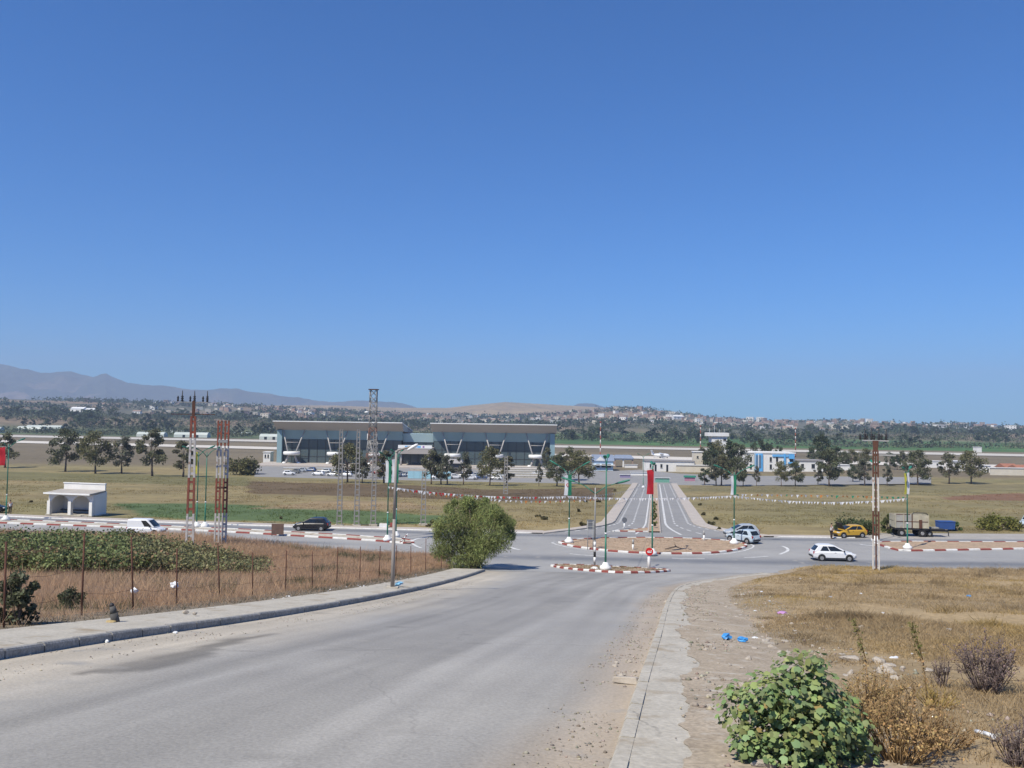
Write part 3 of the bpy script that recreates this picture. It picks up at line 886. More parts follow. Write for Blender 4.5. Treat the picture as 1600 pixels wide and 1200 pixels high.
def clumped(P, k, spread, g):
    Q = np.repeat(P, k, axis=0)
    Q[:, :2] += g.normal(size=(len(Q), 2)) * spread
    Q[:, 2] = T(Q[:, 0], Q[:, 1])
    return Q
g1 = np.random.default_rng(11)
def bco(x, y): return .06 * x + .998 * y - .0012 * np.minimum(x * x, 6400)
def in_view(x, y, m=40): return np.abs(x) < y * (800 + m) / F_PX + 1.5
def keep_left(x, y):
    xl = np.interp(y, ROAD_L[:, 1], ROAD_L[:, 0])
    return (xl - x > 3.3) & (bco(x, y) < 79.5) & in_view(x, y)
def keep_right(x, y):
    xr = np.interp(y, ROAD_R[:, 1], ROAD_R[:, 0])
    e = x - xr + 1.6 * (fbm(x / 1.5, y / 1.5, 71) - .5)
    return (e > 3.2) & (bco(x, y) < 73.2) & in_view(x, y) & (fbm(x / 3, y / 3, 72) > .34)
P = scatter(40000, -60, 0, 12, 82, keep_left, g1)
Q = clumped(P, 13, .34, g1)
pat = fbm(Q[:, 0] / 6, Q[:, 1] / 6, 73)
tn = np.array([.54, .345, .215]) * (1 - pat[:, None]) + np.array([.65, .47, .30]) * pat[:, None]
tn = tn * g1.uniform(.85, 1.15, (len(Q), 1))
gm = (fbm(Q[:, 0] / 2.5, Q[:, 1] / 2.5, 74) > .68)[:, None]
tn = np.where(gm, np.array([.15, .15, .08]) * g1.uniform(.7, 1.3, (len(Q), 1)), tn)
xl = np.interp(Q[:, 1], ROAD_L[:, 1], ROAD_L[:, 0])
hh = g1.uniform(.14, .56, len(Q)) * (.45 + .9 * pat) * (.8 + .2 * sstep(3.2, 6.0, xl - Q[:, 0])) * np.where(g1.random(len(Q)) < .06, 1.7, 1)
V, Fq, cc = blades(Q, hh, g1.uniform(.006, .014, len(Q)) * (.7 + Q[:, 1] / 45), tn, g1, .4)
tag(np_mesh('dry_grass', V, Fq, M_grass, col=cc), 'tall reddish dry grass filling the fenced field', 'grass', kind='stuff')

P = scatter(46000, 0, 62, 8, 76, keep_right, g1)
P = P[(g1.random(len(P)) < np.clip(18 / P[:, 1] + .45, 0, 1))]
P = np.vstack([P, scatter(17000, 2, 17, 8, 27, keep_right, g1)])
Q = clumped(P, 11, .16, g1)
pat = fbm(Q[:, 0] / 4, Q[:, 1] / 4, 75); pb = fbm(Q[:, 0] / 9, Q[:, 1] / 9, 76)
tn = np.array([.57, .44, .26]) * (1 - pat[:, None]) + np.array([.46, .335, .18]) * pat[:, None]
yel = sstep(.58, .72, pb)[:, None]
tn = tn * (1 - yel) + np.array([.55, .40, .16]) * yel
drk = sstep(.62, .72, fbm(Q[:, 0] / 2.2, Q[:, 1] / 2.2, 78))[:, None]
tn = (tn * (1 - .3 * drk)) * g1.uniform(.78, 1.2, (len(Q), 1))
xr = np.interp(Q[:, 1], ROAD_R[:, 1], ROAD_R[:, 0])
hh = g1.uniform(.03, .15, len(Q)) * (.4 + 1.0 * pat) * (1 + 1.1 * drk[:, 0]) * (1 + .6 * sstep(45, 70, Q[:, 1])) * (.4 + .6 * sstep(3, 7, Q[:, 0] - xr)) * np.where(g1.random(len(Q)) < .03, 2.2, 1)
V, Fq, cc = blades(Q, hh, g1.uniform(.005, .012, len(Q)) * (1 + Q[:, 1] / 40), tn, g1, .6)
tag(np_mesh('dry_grass', V, Fq, M_grass, col=cc), 'short straw coloured grass on the right hand field', 'grass', kind='stuff')

# low grass tufts along the pavement edge and in the gutter
def keep_edge(x, y):
    xr = np.interp(y, ROAD_R[:, 1], ROAD_R[:, 0])
    return (x - xr > 1.1) & (x - xr < 2.6) & (fbm(x / .9, y / .9, 79) > .57)
P = scatter(3800, 0, 12, 8, 45, keep_edge, g1)
Q = clumped(P, 9, .07, g1)
tn = jitter_tint((.20, .215, .09), len(Q), g1, .35)
V, Fq, cc = blades(Q, g1.uniform(.03, .12, len(Q)), g1.uniform(.006, .014, len(Q)), tn, g1, .8)
tag(np_mesh('verge_grass', V, Fq, M_grass, col=cc), 'sparse greenish weeds at the edge of the right pavement', 'grass', kind='stuff')
def keep_ledge(x, y):
    xl = np.interp(y, ROAD_L[:, 1], ROAD_L[:, 0])
    return (xl - x > 2.5) & (xl - x < 4.0)
P = scatter(9000, -16, 0, 10, 66, keep_ledge, g1)
Q = clumped(P, 7, .10, g1)
tn = jitter_tint((.115, .105, .06), len(Q), g1, .4)
V, Fq, cc = blades(Q, g1.uniform(.05, .30, len(Q)), g1.uniform(.01, .025, len(Q)), tn, g1, .6)
tag(np_mesh('verge_grass', V, Fq, M_grass, col=cc), 'dark low weeds along the inner edge of the left pavement', 'grass', kind='stuff')
# weeds on islands and beside the avenue
def isl_weeds(Pk, n, h, colr, label):
    c = Pk[:-1].mean(0); t = g1.random(n) ** .5
    i = g1.integers(0, len(Pk) - 1, n)
    Q = c + (Pk[i] - c) * (t * .95)[:, None]
    Q = np.repeat(Q, 6, axis=0) + g1.normal(size=(n * 6, 2)) * .08
    P3 = np.stack([Q[:, 0], Q[:, 1], T0(Q[:, 0], Q[:, 1]) + .13], 1)
    V, Fq, cc = blades(P3, g1.uniform(h * .3, h, len(Q)), g1.uniform(.015, .03, len(Q)), jitter_tint(colr, len(Q), g1, .4), g1, .6)
    tag(np_mesh('island_weeds', V, Fq, M_grass, col=cc), label, 'grass', kind='stuff')
isl_weeds(Pc, 900, .10, (.32, .21, .12), 'sparse dry weeds on the central traffic island')
isl_weeds(Ps, 420, .20, (.30, .24, .12), 'straw coloured weeds on the small splitter island')

# rough pasture beyond the cross road
def keep_mid(x, y):
    b = bco(x, y); c0 = CX0 + CSL * (y - CY0)
    return (b > 101) & (y < 250) & in_view(x, y) & (np.abs(x - c0) > 9 + 7 * np.clip((114 - y) / 17, 0, 1)) & ~((x > 36) & (b < 104)) & ~((x < -50) & (x > -66) & (y < 118)) & (fbm(x / 9, y / 9, 83) > .42)
P = scatter(60000, -130, 150, 95, 250, keep_mid, g1)
P = P[g1.random(len(P)) < np.clip(110 / P[:, 1], 0, 1) ** 2]
Q = clumped(P, 6, .35, g1)
tn = ground_colour(Q[:, 0], Q[:, 1]) * g1.uniform(1.0, 1.5, (len(Q), 1)) * np.array([1.05, 1.0, .9])
V, Fq, cc = blades(Q, g1.uniform(.06, .28, len(Q)), g1.uniform(.04, .09, len(Q)), tn, g1, .7)
tag(np_mesh('pasture_grass', V, Fq, M_grass, col=cc), 'rough dry pasture grass on the fields beyond the junction', 'grass', kind='stuff')
# gravel and crumbs of concrete along the edges
def pebbles(P, r, tint):
    n = len(P)
    O = np.array([(1, 0, 0), (0, 1, 0), (-1, 0, 0), (0, -1, 0), (0, 0, .8), (0, 0, -.5)])
    V = P[:, None, :] + O[None] * r[:, None, None] * g1.uniform(.55, 1.3, (n, 6, 1))
    Ft = np.array([(0, 1, 4), (1, 2, 4), (2, 3, 4), (3, 0, 4), (1, 0, 5), (2, 1, 5), (3, 2, 5), (0, 3, 5)])
    Fq = (np.arange(n) * 6)[:, None, None] + Ft[None]
    return V.reshape(-1, 3), Fq.reshape(-1, 3), np.repeat(tint, 6, axis=0)
def edge_gravel(line, lo, hi, n, ymax, zf, label, rmax=.03, colr=(.55, .49, .40)):
    L = resample(line, 400); nrm = resample(offset(line, -1), 400) - L
    i = g1.integers(0, 400, n); o = g1.uniform(lo, hi, n)
    p = L[i] + nrm[i] * o[:, None] + g1.normal(size=(n, 2)) * .1
    m = (p[:, 1] < ymax) & (p[:, 1] > 6) & (fbm(p[:, 0] / 1.1, p[:, 1] / 1.1, 87) > .44); p = p[m]
    z = zf(p[:, 0], p[:, 1]); r = g1.uniform(.006, 1, len(p)) ** 3 * rmax + .005
    V, Fq, cc = pebbles(np.stack([p[:, 0], p[:, 1], z], 1), r, jitter_tint(colr, len(p), g1, .35))
    tag(np_mesh('gravel', V, Fq, M_grass, col=cc), label, 'gravel', kind='stuff')
edge_gravel(ROAD_R, -.9, 0, 5200, 45, lambda x, y: T0(x, y) + .04, 'loose gravel and dirt crumbs in the right gutter')
edge_gravel(ROAD_R, .7, 4.5, 16000, 50, lambda x, y: np.maximum(T(x, y), (T0(x, y) + .145) * (1 - sstep(1.55, 3.3, x - np.interp(y, ROAD_R[:, 1], ROAD_R[:, 0]))) + (T(x, y) - .03) * sstep(1.55, 3.3, x - np.interp(y, ROAD_R[:, 1], ROAD_R[:, 0]))) + .005, 'scattered gravel on the dusty right verge', .05)
edge_gravel(ROAD_L, 0, 1.6, 4200, 50, lambda x, y: T0(x, y) + .04, 'fine grit along the left kerb', .02)

# ---- scrub tufts on the fields beyond the cross road (single dark bushes)
def shrub(name, label, cat, loc, rx, rz_, n, leaf, col, group=None, seed=0, stems=True, thin=False, kind_leaf=.55):
    g = np.random.default_rng(seed)
    t = thing(name, label, cat, loc, 0, group)
    V, Fq, Cc, off = [], [], [], 0
    k = max(4, int(n / 90))
    for q in range(k):
        a = g.uniform(0, 2 * math.pi); rr_ = rx * math.sqrt(g.random()) * .75
        zc = rz_ * g.uniform(.10, .72) * (1 - .45 * (rr_ / rx) ** 2)
        c = np.array([rr_ * math.cos(a), rr_ * math.sin(a), zc]); r = rx * g.uniform(.22, .42)
        m = int(n / k)
        p = c + ball(m, g) * np.array([r, r, min(r, rz_ * .4)])
        p = p[p[:, 2] > .02]
        v, f, cc = leaf_cloud(p, leaf * g.uniform(.6, 1.3, len(p)), jitter_tint(np.array(col) * g.uniform(.7, 1.3), len(p), g), g, up=.25, aspect=kind_leaf)
        V.append(v); Fq.append(f + off); Cc.append(cc); off += len(v)
    np_mesh('foliage', np.vstack(V), np.vstack(Fq), M_leaf, t, col=np.vstack(Cc))
    if stems:
        sb = MB()
        for q in range(7):
            a = g.uniform(0, 2 * math.pi); e = np.array([rx * .6 * math.cos(a), rx * .6 * math.sin(a), rz_ * .6])
            sb.path([(0, 0, -.05), e * .5 + np.array([0, 0, .1 * rz_]), e], [.03 * rx, .02 * rx, .008 * rx], 5)
        sb.build('stems', M_bark, t)
    return t

# ------------------------------------------------------------------ near plants
# leafy scrub inside the fence
gh = np.random.default_rng(21)
hb = G(190, 892)
hedge = thing('scrub_hedge', 'long tangled green scrub hedge inside the rusty fence on the left', 'hedge', (hb.x, hb.y, 0))
V, Fq, Cc, off = [], [], [], 0
hs = MB()
for u in np.arange(-90, 384, 11):
    topv = np.interp(u, [-90, 0, 150, 225, 262, 300, 340, 375, 390], [824, 824, 823, 828, 838, 847, 857, 872, 886])
    for k in range(5):
        base = G(u + gh.uniform(-6, 6), np.interp(u, [-90, 0, 200, 390], [902, 902, 899, 900]) - k * 4.5, T)
        Hh = max(.5, height_at(u, topv + (4 - k) * 9 + gh.uniform(-6, 9), base) )
        for j in range(5):
            c = np.array([base.x, base.y, base.z]) + np.array([gh.uniform(-.9, .9), gh.uniform(-.8, .8), 0])
            z = Hh * (gh.uniform(.5, .85) if j < 3 else gh.uniform(.08, .5))
            r = min(1.1, max(.35, Hh - z))
            n = 75
            p = c + np.array([0, 0, z]) + ball(n, gh) * np.array([1.1, 1.1, r])
            dead = gh.random() < .12
            basec = np.array([.19, .225, .09]) if u < 200 else np.array([.215, .21, .10])
            if dead: basec = np.array([.22, .15, .08])
            v, f, cc = leaf_cloud(p - np.array([hb.x, hb.y, 0]), .17 * gh.uniform(.6, 1.3, n), jitter_tint(basec * gh.uniform(.65, 1.35), n, gh, .35), gh, up=.3, aspect=.7)
            V.append(v); Fq.append(f + off); Cc.append(cc); off += len(v)
        hs.path([(base.x - hb.x, base.y - hb.y, base.z - .1), (base.x - hb.x + gh.uniform(-.5, .5), base.y - hb.y, base.z + Hh * .7)], [.05, .02], 5)
np_mesh('foliage', np.vstack(V), np.vstack(Fq), M_leaf, hedge, col=np.vstack(Cc))
tag(hs.build('stems', M_bark, hedge), kind='stuff')

# feathery roadside tree at the corner
tb_ = G(742, 889, T)
tam = thing('tamarisk_tree', 'feathery green roadside tree at the corner of the access road', 'tree', tb_)
gt = np.random.default_rng(31)
tr = MB()
cl = []
s_ = tb_[1] / F_PX
for (du, v, rr_) in ((-20, 862, 1.25), (12, 858, 1.2), (-42, 840, 1.2), (-22, 830, 1.35), (5, 826, 1.45), (30, 832, 1.3), (44, 842, 1.0), (-30, 808, 1.15), (-5, 803, 1.3), (22, 806, 1.2), (42, 818, 1.0), (-12, 792, .85), (10, 795, .8), (50, 812, .7), (-52, 822, .7), (-48, 855, .9), (26, 852, 1.0), (-5, 845, 1.4), (-18, 876, .9), (2, 873, .9), (-42, 868, .8), (8, 881, .5), (-8, 784, .5), (32, 797, .6), (54, 828, .6), (-57, 842, .4), (59, 838, .45), (40, 799, .5), (-38, 796, .5), (18, 785, .4), (61, 820, .35), (-30, 786, .35)):
    z = height_at(742 + du, v, tb_)
    cl.append((np.array([(du - 4) * s_, gt.uniform(-1.7, 1.7), z]), rr_))
for i, (c, r) in enumerate(cl):
    tr.path([(gt.uniform(-.2, .2), gt.uniform(-.2, .2), -.2), (c[0] * .35 + gt.uniform(-.2, .2), c[1] * .4, c[2] * .45), tuple(c)], [.14, .075, .015], 6)
tr.build('trunk', M_bark, tam)
V, Fq, Cc, off = [], [], [], 0
for c, r in cl:
    n = int(1300 * r)
    p = c + ball(n, gt) * np.array([r, r, r * .95]) * (1 + .28 * (gt.random((n, 1)) < .12))
    tn = jitter_tint(np.array([.26, .30, .105]) * gt.uniform(.7, 1.2), n, gt, .35)
    v, f, cc = leaf_cloud(p, gt.uniform(.12, .45, n), tn, gt, up=.6, aspect=.13)
    V.append(v); Fq.append(f + off); Cc.append(cc); off += len(v)
np_mesh('crown', np.vstack(V), np.vstack(Fq), M_leaf, tam, col=np.vstack(Cc))

# big-leaved green bush in the right foreground
gb = np.random.default_rng(41)
bb = G(1258, 1212, T)
bush = thing('mallow_bush', 'broad green leafy bush beside the right pavement in the foreground', 'bush', bb)
sc_ = bb[1] / F_PX
def lobed(C, nrm, size, rot, tint):
    """palmate leaf: a fan with five lobes, slightly cupped"""
    nrm = nrm / np.linalg.norm(nrm); q = Vector(nrm).to_track_quat('Z', 'Y')
    vs = [Vector((0, 0, 0))]
    m = 10
    for i in range(m):
        a = rot + 2 * math.pi * i / m
        r = size * (.5 if i % 2 == 0 else .43) * (.6 if i == 5 else 1)
        vs.append(Vector((r * math.cos(a), r * math.sin(a), -.12 * size + .06 * size * (i % 2))))
    return [C + np.array(q @ v) for v in vs], [(0, 1 + i, 1 + (i + 1) % m) for i in range(m)]
V, Fq, Cc = [], [], []
sb = MB()
lumps = [(-95, 1120, .32), (-70, 1075, .30), (-40, 1100, .36), (-10, 1050, .26), (10, 1028, .14), (20, 1085, .33), (60, 1110, .34), (90, 1145, .33), (120, 1165, .24), (40, 1160, .38), (-20, 1150, .40), (-80, 1160, .34), (-110, 1150, .22), (90, 1185, .28), (-50, 1190, .30), (20, 1195, .32), (120, 1195, .2), (5, 1065, .22), (0, 1112, .34), (-35, 1130, .34), (50, 1135, .34)]
for du, v, r in lumps:
    du = du * .84
    z = height_at(1258 + du, v, bb)
    c = np.array([du * sc_, gb.uniform(-.25, .35), max(z, .12)])
    sb.path([(gb.uniform(-.1, .1), gb.uniform(-.1, .1), -.08), (c[0] * .5, c[1] * .5, c[2] * .55), tuple(c)], [.018, .012, .005], 5)
    n = int(210 * (r / .3) ** 2)
    p = ball(n, gb) * np.array([r, r, r * .8])
    for q in p:
        w = c + q
        if w[2] < .03: continue
        nr = q / (np.linalg.norm(q) + 1e-6) * .8 + np.array([0, -.25, 1.0]) + gb.normal(size=3) * .35
        vs, fs = lobed(w, nr, gb.choice((.035, .05, .07, .085)) * gb.uniform(.8, 1.1), gb.uniform(0, 6.3), None)
        o0 = len(V); V += vs; Fq += [(a + o0, b_ + o0, c_ + o0) for a, b_, c_ in fs]
        tn = np.array([.24, .32, .125]) * gb.uniform(.5, 1.35) * np.array([gb.uniform(.85, 1.25), 1, gb.uniform(.8, 1.2)])
        if gb.random() < .02: tn = np.array([.36, .27, .10])
        Cc += [tn] * len(vs)
np_mesh('leaves', np.array(V), np.array(Fq), M_leaf, bush, col=np.array(Cc))
sb.build('stems', mat('green_stem', (.12, .16, .06), None, 8, .7), bush)

def twiggy(name, label, base, w, h, n, colr, m_name, seed, seeds=0, seedcol=(.4, .3, .15), lean=0, group=None, rmax=.008):
    g = np.random.default_rng(seed)
    t = thing(name, label, 'bush', base, 0, group)
    mb = MB()
    ends = []
    for i in range(n):
        a = g.uniform(0, 2 * math.pi); rad = w * .5 * math.sqrt(g.random())
        hh_ = h * g.uniform(.45, 1.0) * (1 - .35 * (rad / (w * .5)) ** 2)
        p0 = np.array([math.cos(a) * rad * .25, math.sin(a) * rad * .25, -.04]); p2 = np.array([math.cos(a) * rad + lean * hh_, math.sin(a) * rad, hh_])
        p1 = (p0 + p2) / 2 + g.normal(size=3) * h * .05
        mb.path([p0, p1, p2], [rmax, rmax * .7, rmax * .3], 4)
        for k in range(5):
            s = p1 + (p2 - p1) * g.random(); e = s + g.normal(size=3) * np.array([.09, .09, .06]) * h + np.array([0, 0, .07 * h])
            mb.path([s, e], [rmax * .5, rmax * .2], 3); ends += [s, e, (s + e) / 2]
    tag(mb.build('stems', mat(m_name, colr, tuple(q * .6 for q in colr), 6, .95), t), kind='stuff')
    if seeds:
        e = np.array(ends); p = e[g.integers(0, len(e), seeds)] + g.normal(size=(seeds, 3)) * .02 * h
        v, f, cc = leaf_cloud(p, g.uniform(.012, .035, seeds) * (h / .7), jitter_tint(seedcol, seeds, g, .4), g, aspect=.6)
        tag(np_mesh('seed_heads', v, f, M_leaf, t, col=cc), kind='stuff')
    return t
twiggy('dead_shrub', 'dark leafless dead shrub standing in the dry field on the right', G(1540, 1082, T), .95, .95, 95, (.20, .155, .14), 'dead_twig_dark', 51, 1500, (.24, .18, .165))
twiggy('dead_shrub', 'small dark dead shrub just left of the big dead one', G(1472, 1074, T), .34, .55, 26, (.20, .155, .14), 'dead_twig_dark', 52, 300, (.24, .18, .165))
twiggy('dead_shrub', 'dark dead shrub cut off by the lower right edge', G(1592, 1196, T), .5, .5, 50, (.20, .155, .14), 'dead_twig_dark', 53, 600, (.24, .18, .165))
twiggy('dry_weed', 'straw brown seeding weeds just right of the green bush', G(1405, 1190, T), 1.0, .85, 90, (.33, .22, .11), 'dry_stem', 54, 2600, (.46, .31, .14))
twiggy('dry_weed', 'straw brown weeds behind the right side of the green bush', G(1368, 1130, T), .9, .72, 70, (.33, .22, .11), 'dry_stem', 55, 1800, (.44, .31, .13))
twiggy('dry_weed', 'low brown weeds between the seeding weeds and the white pipe', G(1470, 1168, T), .9, .4, 60, (.33, .22, .11), 'dry_stem', 56, 1200, (.42, .26, .12))
twiggy('dry_weed', 'yellowish dry weeds below the big dead shrub', G(1462, 1105, T), .6, .3, 40, (.38, .27, .09), 'dry_stem_yellow', 57, 500, (.46, .33, .10))
for u, v0, v1, lab in ((1337, 1090, 967, 'tall thin yellow green weed stalk behind the green bush'), (1427, 1092, 972, 'tall thin weed stalk left of the dead shrubs')):
    b_ = G(u + 22, v0, T); h_ = height_at(u, v1, b_)
    t = thing('weed_stalk', lab, 'weed', b_)
    top = np.array([-24 * b_[1] / F_PX, 0, h_])
    MB().path([(0, 0, -.03), tuple(top * .5 + np.array([.05, 0, 0])), tuple(top)], [.011, .008, .003], 5).build('stem', mat('dry_stem', (.33, .22, .11)), t)
    g = np.random.default_rng(u); s = g.random(260) ** .6
    p = s[:, None] * top + g.normal(size=(260, 3)) * np.array([.025, .025, .01]) + np.array([.05, 0, 0]) * (1 - s[:, None])
    vv, ff, cc = leaf_cloud(p, g.uniform(.02, .05, 260), np.where((s > .55)[:, None], jitter_tint((.17, .17, .05), 260, g), jitter_tint((.42, .28, .13), 260, g)), g, up=.3)
    np_mesh('leaves', vv, ff, M_leaf, t, col=cc)
# dark conifer-like seedling and weeds inside the fence, far left
shrub('dark_weed_bush', 'dark green bushy weed at the left edge behind the fence', 'bush', G(26, 985, T), .48, 1.8, 2200, .11, (.115, .125, .07), seed=61)
shrub('dark_weed_bush', 'small dark green weed between the two nearest fence posts', 'bush', G(112, 950, T), .42, .8, 1100, .09, (.10, .11, .06), seed=62)

for i, (u, v, wpx) in enumerate(((913, 822, 16), (905, 800, 9), (935, 785, 8), (962, 768, 8), (850, 812, 12), (1112, 820, 14), (1125, 829, 13), (1100, 805, 10), (1118, 812, 10), (678, 818, 14), (440, 811, 8), (47, 785, 6), (840, 808, 10), (915, 785, 7), (1095, 790, 9), (670, 823, 8))):
    p = G(u, v); r_ = wpx / 2 / F_PX * p.y
    shrub('field_tuft', 'low dark weed tuft on the fields beyond the junction', 'bush', p, r_, r_ * 1.1, 220, .35, (.13, .115, .055), 'weed tufts beyond the junction', seed=80 + i, stems=False)
p = G(1335, 834); shrub('green_shrub', 'rounded dark green shrub behind the yellow car', 'bush', p, 3.0, 2.4, 2600, .3, (.075, .10, .04), seed=63)
p = G(1388, 834); shrub('green_shrub', 'upright olive shrub at the rear of the cream lorry', 'bush', p, .9, 3.2, 1200, .3, (.10, .12, .04), seed=64)
p = G(1560, 828); shrub('green_shrub', 'wide yellow green shrub near the right edge beyond the road', 'bush', p, 3.2, 2.2, 2600, .32, (.17, .17, .04), seed=65)
p = G(1494, 829); shrub('green_shrub', 'small green shrub just right of the blue skip', 'bush', p, .8, 1.5, 500, .28, (.08, .12, .045), seed=66)
p = G(378, 742); shrub('green_shrub', 'large olive bush left of the terminal car park', 'bush', p, 6.5, 6.5, 2400, .8, (.13, .125, .05), seed=67)

# ------------------------------------------------------------------ rusty wire fence
fence_pts = [(6, 990, 846), (127, 968, 832), (209, 957, 838), (276, 946, 857), (344, 937, 849), (395, 931, 863), (446, 925, 860), (488, 919, 862), (526, 914, 855), (562, 909, 854), (592, 905, 853), (618, 901, 852), (642, 898, 853), (665, 894, 841), (690, 891, 868), (715, 888.5, 868)]
fb = G(400, 931, T)
fence = thing('wire_fence', 'rusty iron post and wire fence along the left pavement', 'fence', fb)
tops = []
for u, v, vt in fence_pts:
    p = G(u, v, T); h_ = min(height_at(u, vt, p), 2.5)
    lx, ly = random.uniform(-.05, .05), random.uniform(-.03, .03)
    if u in (209, 344): lx = -.14
    a = Vector((p.x - fb.x, p.y - fb.y, p.z - fb.z)); b_ = a + Vector((lx, ly, h_))
    m = MB().tube(a - Vector((0, 0, .3)), b_, .025, .024, 6)
    m.build('post', M_rust, fence); tops.append((a, b_))
for f in (.3, .6, .9):
    w = MB()
    for (a0, b0), (a1, b1) in zip(tops[:-1], tops[1:]):
        s, e = a0.lerp(b0, f), a1.lerp(b1, f)
        w.path([s, s.lerp(e, .5) - Vector((0, 0, .06 + .05 * f)), e], .004, 4)
    w.build('wire', M_rust, fence)

# ------------------------------------------------------------------ street lamps
def foot(mb, r=.48, h=.62):
    mb.lathe([(r, 0), (r * .95, h * .45), (r * .6, h * .62), (r * .42, h * .95), (r * .2, h)], n=12)
def grey_lamp(u, v, vtop, label, arm_du, arm_v):
    p = G(u, v, T0); p.z += .185
    h_ = height_at(u + 3, vtop, p); s = p.y / F_PX
    t = thing('street_lamp', label, 'street lamp', p)
    MB().path([(0, 0, -.2), (.02, 0, h_ * .5), (.06, 0, h_)], [.10, .075, .055], 10).build('pole', M_lampgrey, t)
    MB().box((0, 0, .02), (.55, .55, .1)).build('base', M_concrete, t)
    ex, ez = arm_du * s, height_at(u, arm_v, p)
    MB().path([(.06, 0, h_ - .1), (.10, 0, h_), (ex * .6, 0, (h_ + ez) / 2 + .05), (ex * .75, 0, ez - .03)], [.065, .05, .04, .035], 8).build('arm', M_lampgrey, t)
    hd = MB(); a = Vector((ex * .55, 0, ez - .22)); b_ = Vector((ex * 1.05, 0, ez + .08))
    q = (b_ - a); ln = q.length; q.normalize()
    rings = []
    for f, r in ((0, .05), (.15, .11), (.5, .16), (.85, .13), (1, .05)):
        c = a + q * ln * f
        rings.append([c + Vector((-q.z * r * .55 * math.sin(k * math.pi / 5), r * math.cos(k * math.pi / 5), q.x * r * .55 * math.sin(k * math.pi / 5))) for k in range(10)])
    hd.loft(rings); hd.build('lamp_head', M_lamp, t, smooth=True)
    return t
grey_lamp(613, 925, 704, 'tall grey street lamp with white head on the left pavement', 34, 696)

def green_lamp(u, v, vtop, label, arms=((-1, .25), (1, .25)), arm_len=2.0, rot=0, pole_mat=None, group=None, rise=.8, raise_=.14):
    p = G(u, v, T0); p.z += raise_
    h_ = height_at(u, vtop, p)
    t = thing('street_lamp', label, 'street lamp', p, rot, group)
    b_ = MB(); foot(b_); b_.build('base', M_white, t)
    MB().path([(0, 0, .3), (0, 0, h_ * .33), (0, 0, h_)], [.085, .07, .045], 8).build('pole', pole_mat or M_green, t)
    MB().lathe([(.10, 0), (.10, .12)], (0, 0, h_ * .33), 8).build('collar', M_white if pole_mat is None else M_grey, t)
    for sx, ry in arms:
        arm = MB().path([(0, 0, h_ - .5), (sx * arm_len * .35, 0, h_ - .05 + rise * .25), (sx * arm_len * .7, 0, h_ + rise * .6)], [.045, .04, .03], 6).build('arm', M_green, t)
        hd = MB(); rings = []
        a = Vector((sx * arm_len * .62, 0, h_ + rise * .5)); e = Vector((sx * arm_len * 1.12, 0, h_ + rise)); q = (e - a); ln = q.length; q.normalize()
        up = Vector((-q.z * sx, 0, abs(q.x)))
        for f, r in ((0, .04), (.2, .12), (.6, .16), (.9, .12), (1, .04)):
            c = a + q * ln * f
            rings.append([c + Vector((0, r * math.cos(k * math.pi / 4), 0)) + up * (r * .6 * math.sin(k * math.pi / 4)) for k in range(8)])
        hd.loft(rings); hd.build('lamp_head', M_green, t, smooth=True)
    return t, p, h_
lamp = {}
lamp['A'] = green_lamp(889, 850, 736, 'green double arm street lamp at the left tip of the roundabout island', arm_len=2.0, rot=-.3, rise=1.1)
lamp['B'] = green_lamp(929, 891.5, 762, 'grey street lamp pole with black and white foot on the splitter island', arm_len=2.6, rot=-.35, pole_mat=M_grey, rise=.75)
lamp['C'] = green_lamp(946, 893, 722, 'green street lamp on the splitter island, right of the grey pole', arms=((1, 0), (-1, 0)), arm_len=1.3, rot=1.35, rise=.6)
lamp['D'] = green_lamp(1019, 869, 730, 'green street lamp carrying a red banner at the near edge of the island', arms=((1, 0), (-1, 0)), arm_len=1.4, rot=1.5, rise=.5)
lamp['E'] = green_lamp(1147, 852, 738, 'green double arm street lamp at the right tip of the roundabout island', arm_len=2.1, rot=.15, rise=.8)
lamp['F'] = green_lamp(1418, 860, 738, 'green street lamp on the right median in front of the lorry', arms=((1, 0), (-1, 0)), arm_len=1.6, rot=.9, rise=.6)
lamp['G'] = green_lamp(307, 825.5, 706, 'green street lamp with a yellow banner on the left median', arm_len=1.8, rot=.8, rise=.7)
lamp['H'] = green_lamp(320, 825.5, 707, 'green street lamp right of the yellow banner on the left median', arm_len=1.8, rot=1.0, rise=.7)
lamp['I'] = green_lamp(605, 847, 714, 'green street lamp with banners near the end of the left median', arm_len=1.8, rot=1.2, rise=.6)
lamp['J'] = green_lamp(618.5, 841, 710, 'green street lamp at the very end of the left median', arm_len=1.8, rot=1.35, rise=.6)
lamp['K'] = green_lamp(9, 815, 694, 'green street lamp with a red banner at the left edge of the view', arm_len=1.8, rot=1.1, rise=.7)
# painted foot of the grey pole
bp = lamp['B'][0]
for i in range(4):
    MB().lathe([(.105, 0), (.102, .42)], (0, 0, .55 + i * .42), 10).build('painted_band', M_white if i % 2 == 0 or i == 3 else M_black, bp)
ch = [c for c in bp.children if c.name.startswith('base')][0]
ch.scale = (.7, .7, .3)
# lamps farther down the avenue and behind
for i, (u, v, vt, lab) in enumerate(((1005, 762, 712, 'far green street lamp where the avenue meets the service road'), (1368, 846, 728, 'green street lamp behind the right hand lattice pylon'))):
    green_lamp(u, v, vt, lab, arm_len=1.8, rot=.4 + i, rise=.6, raise_=0)

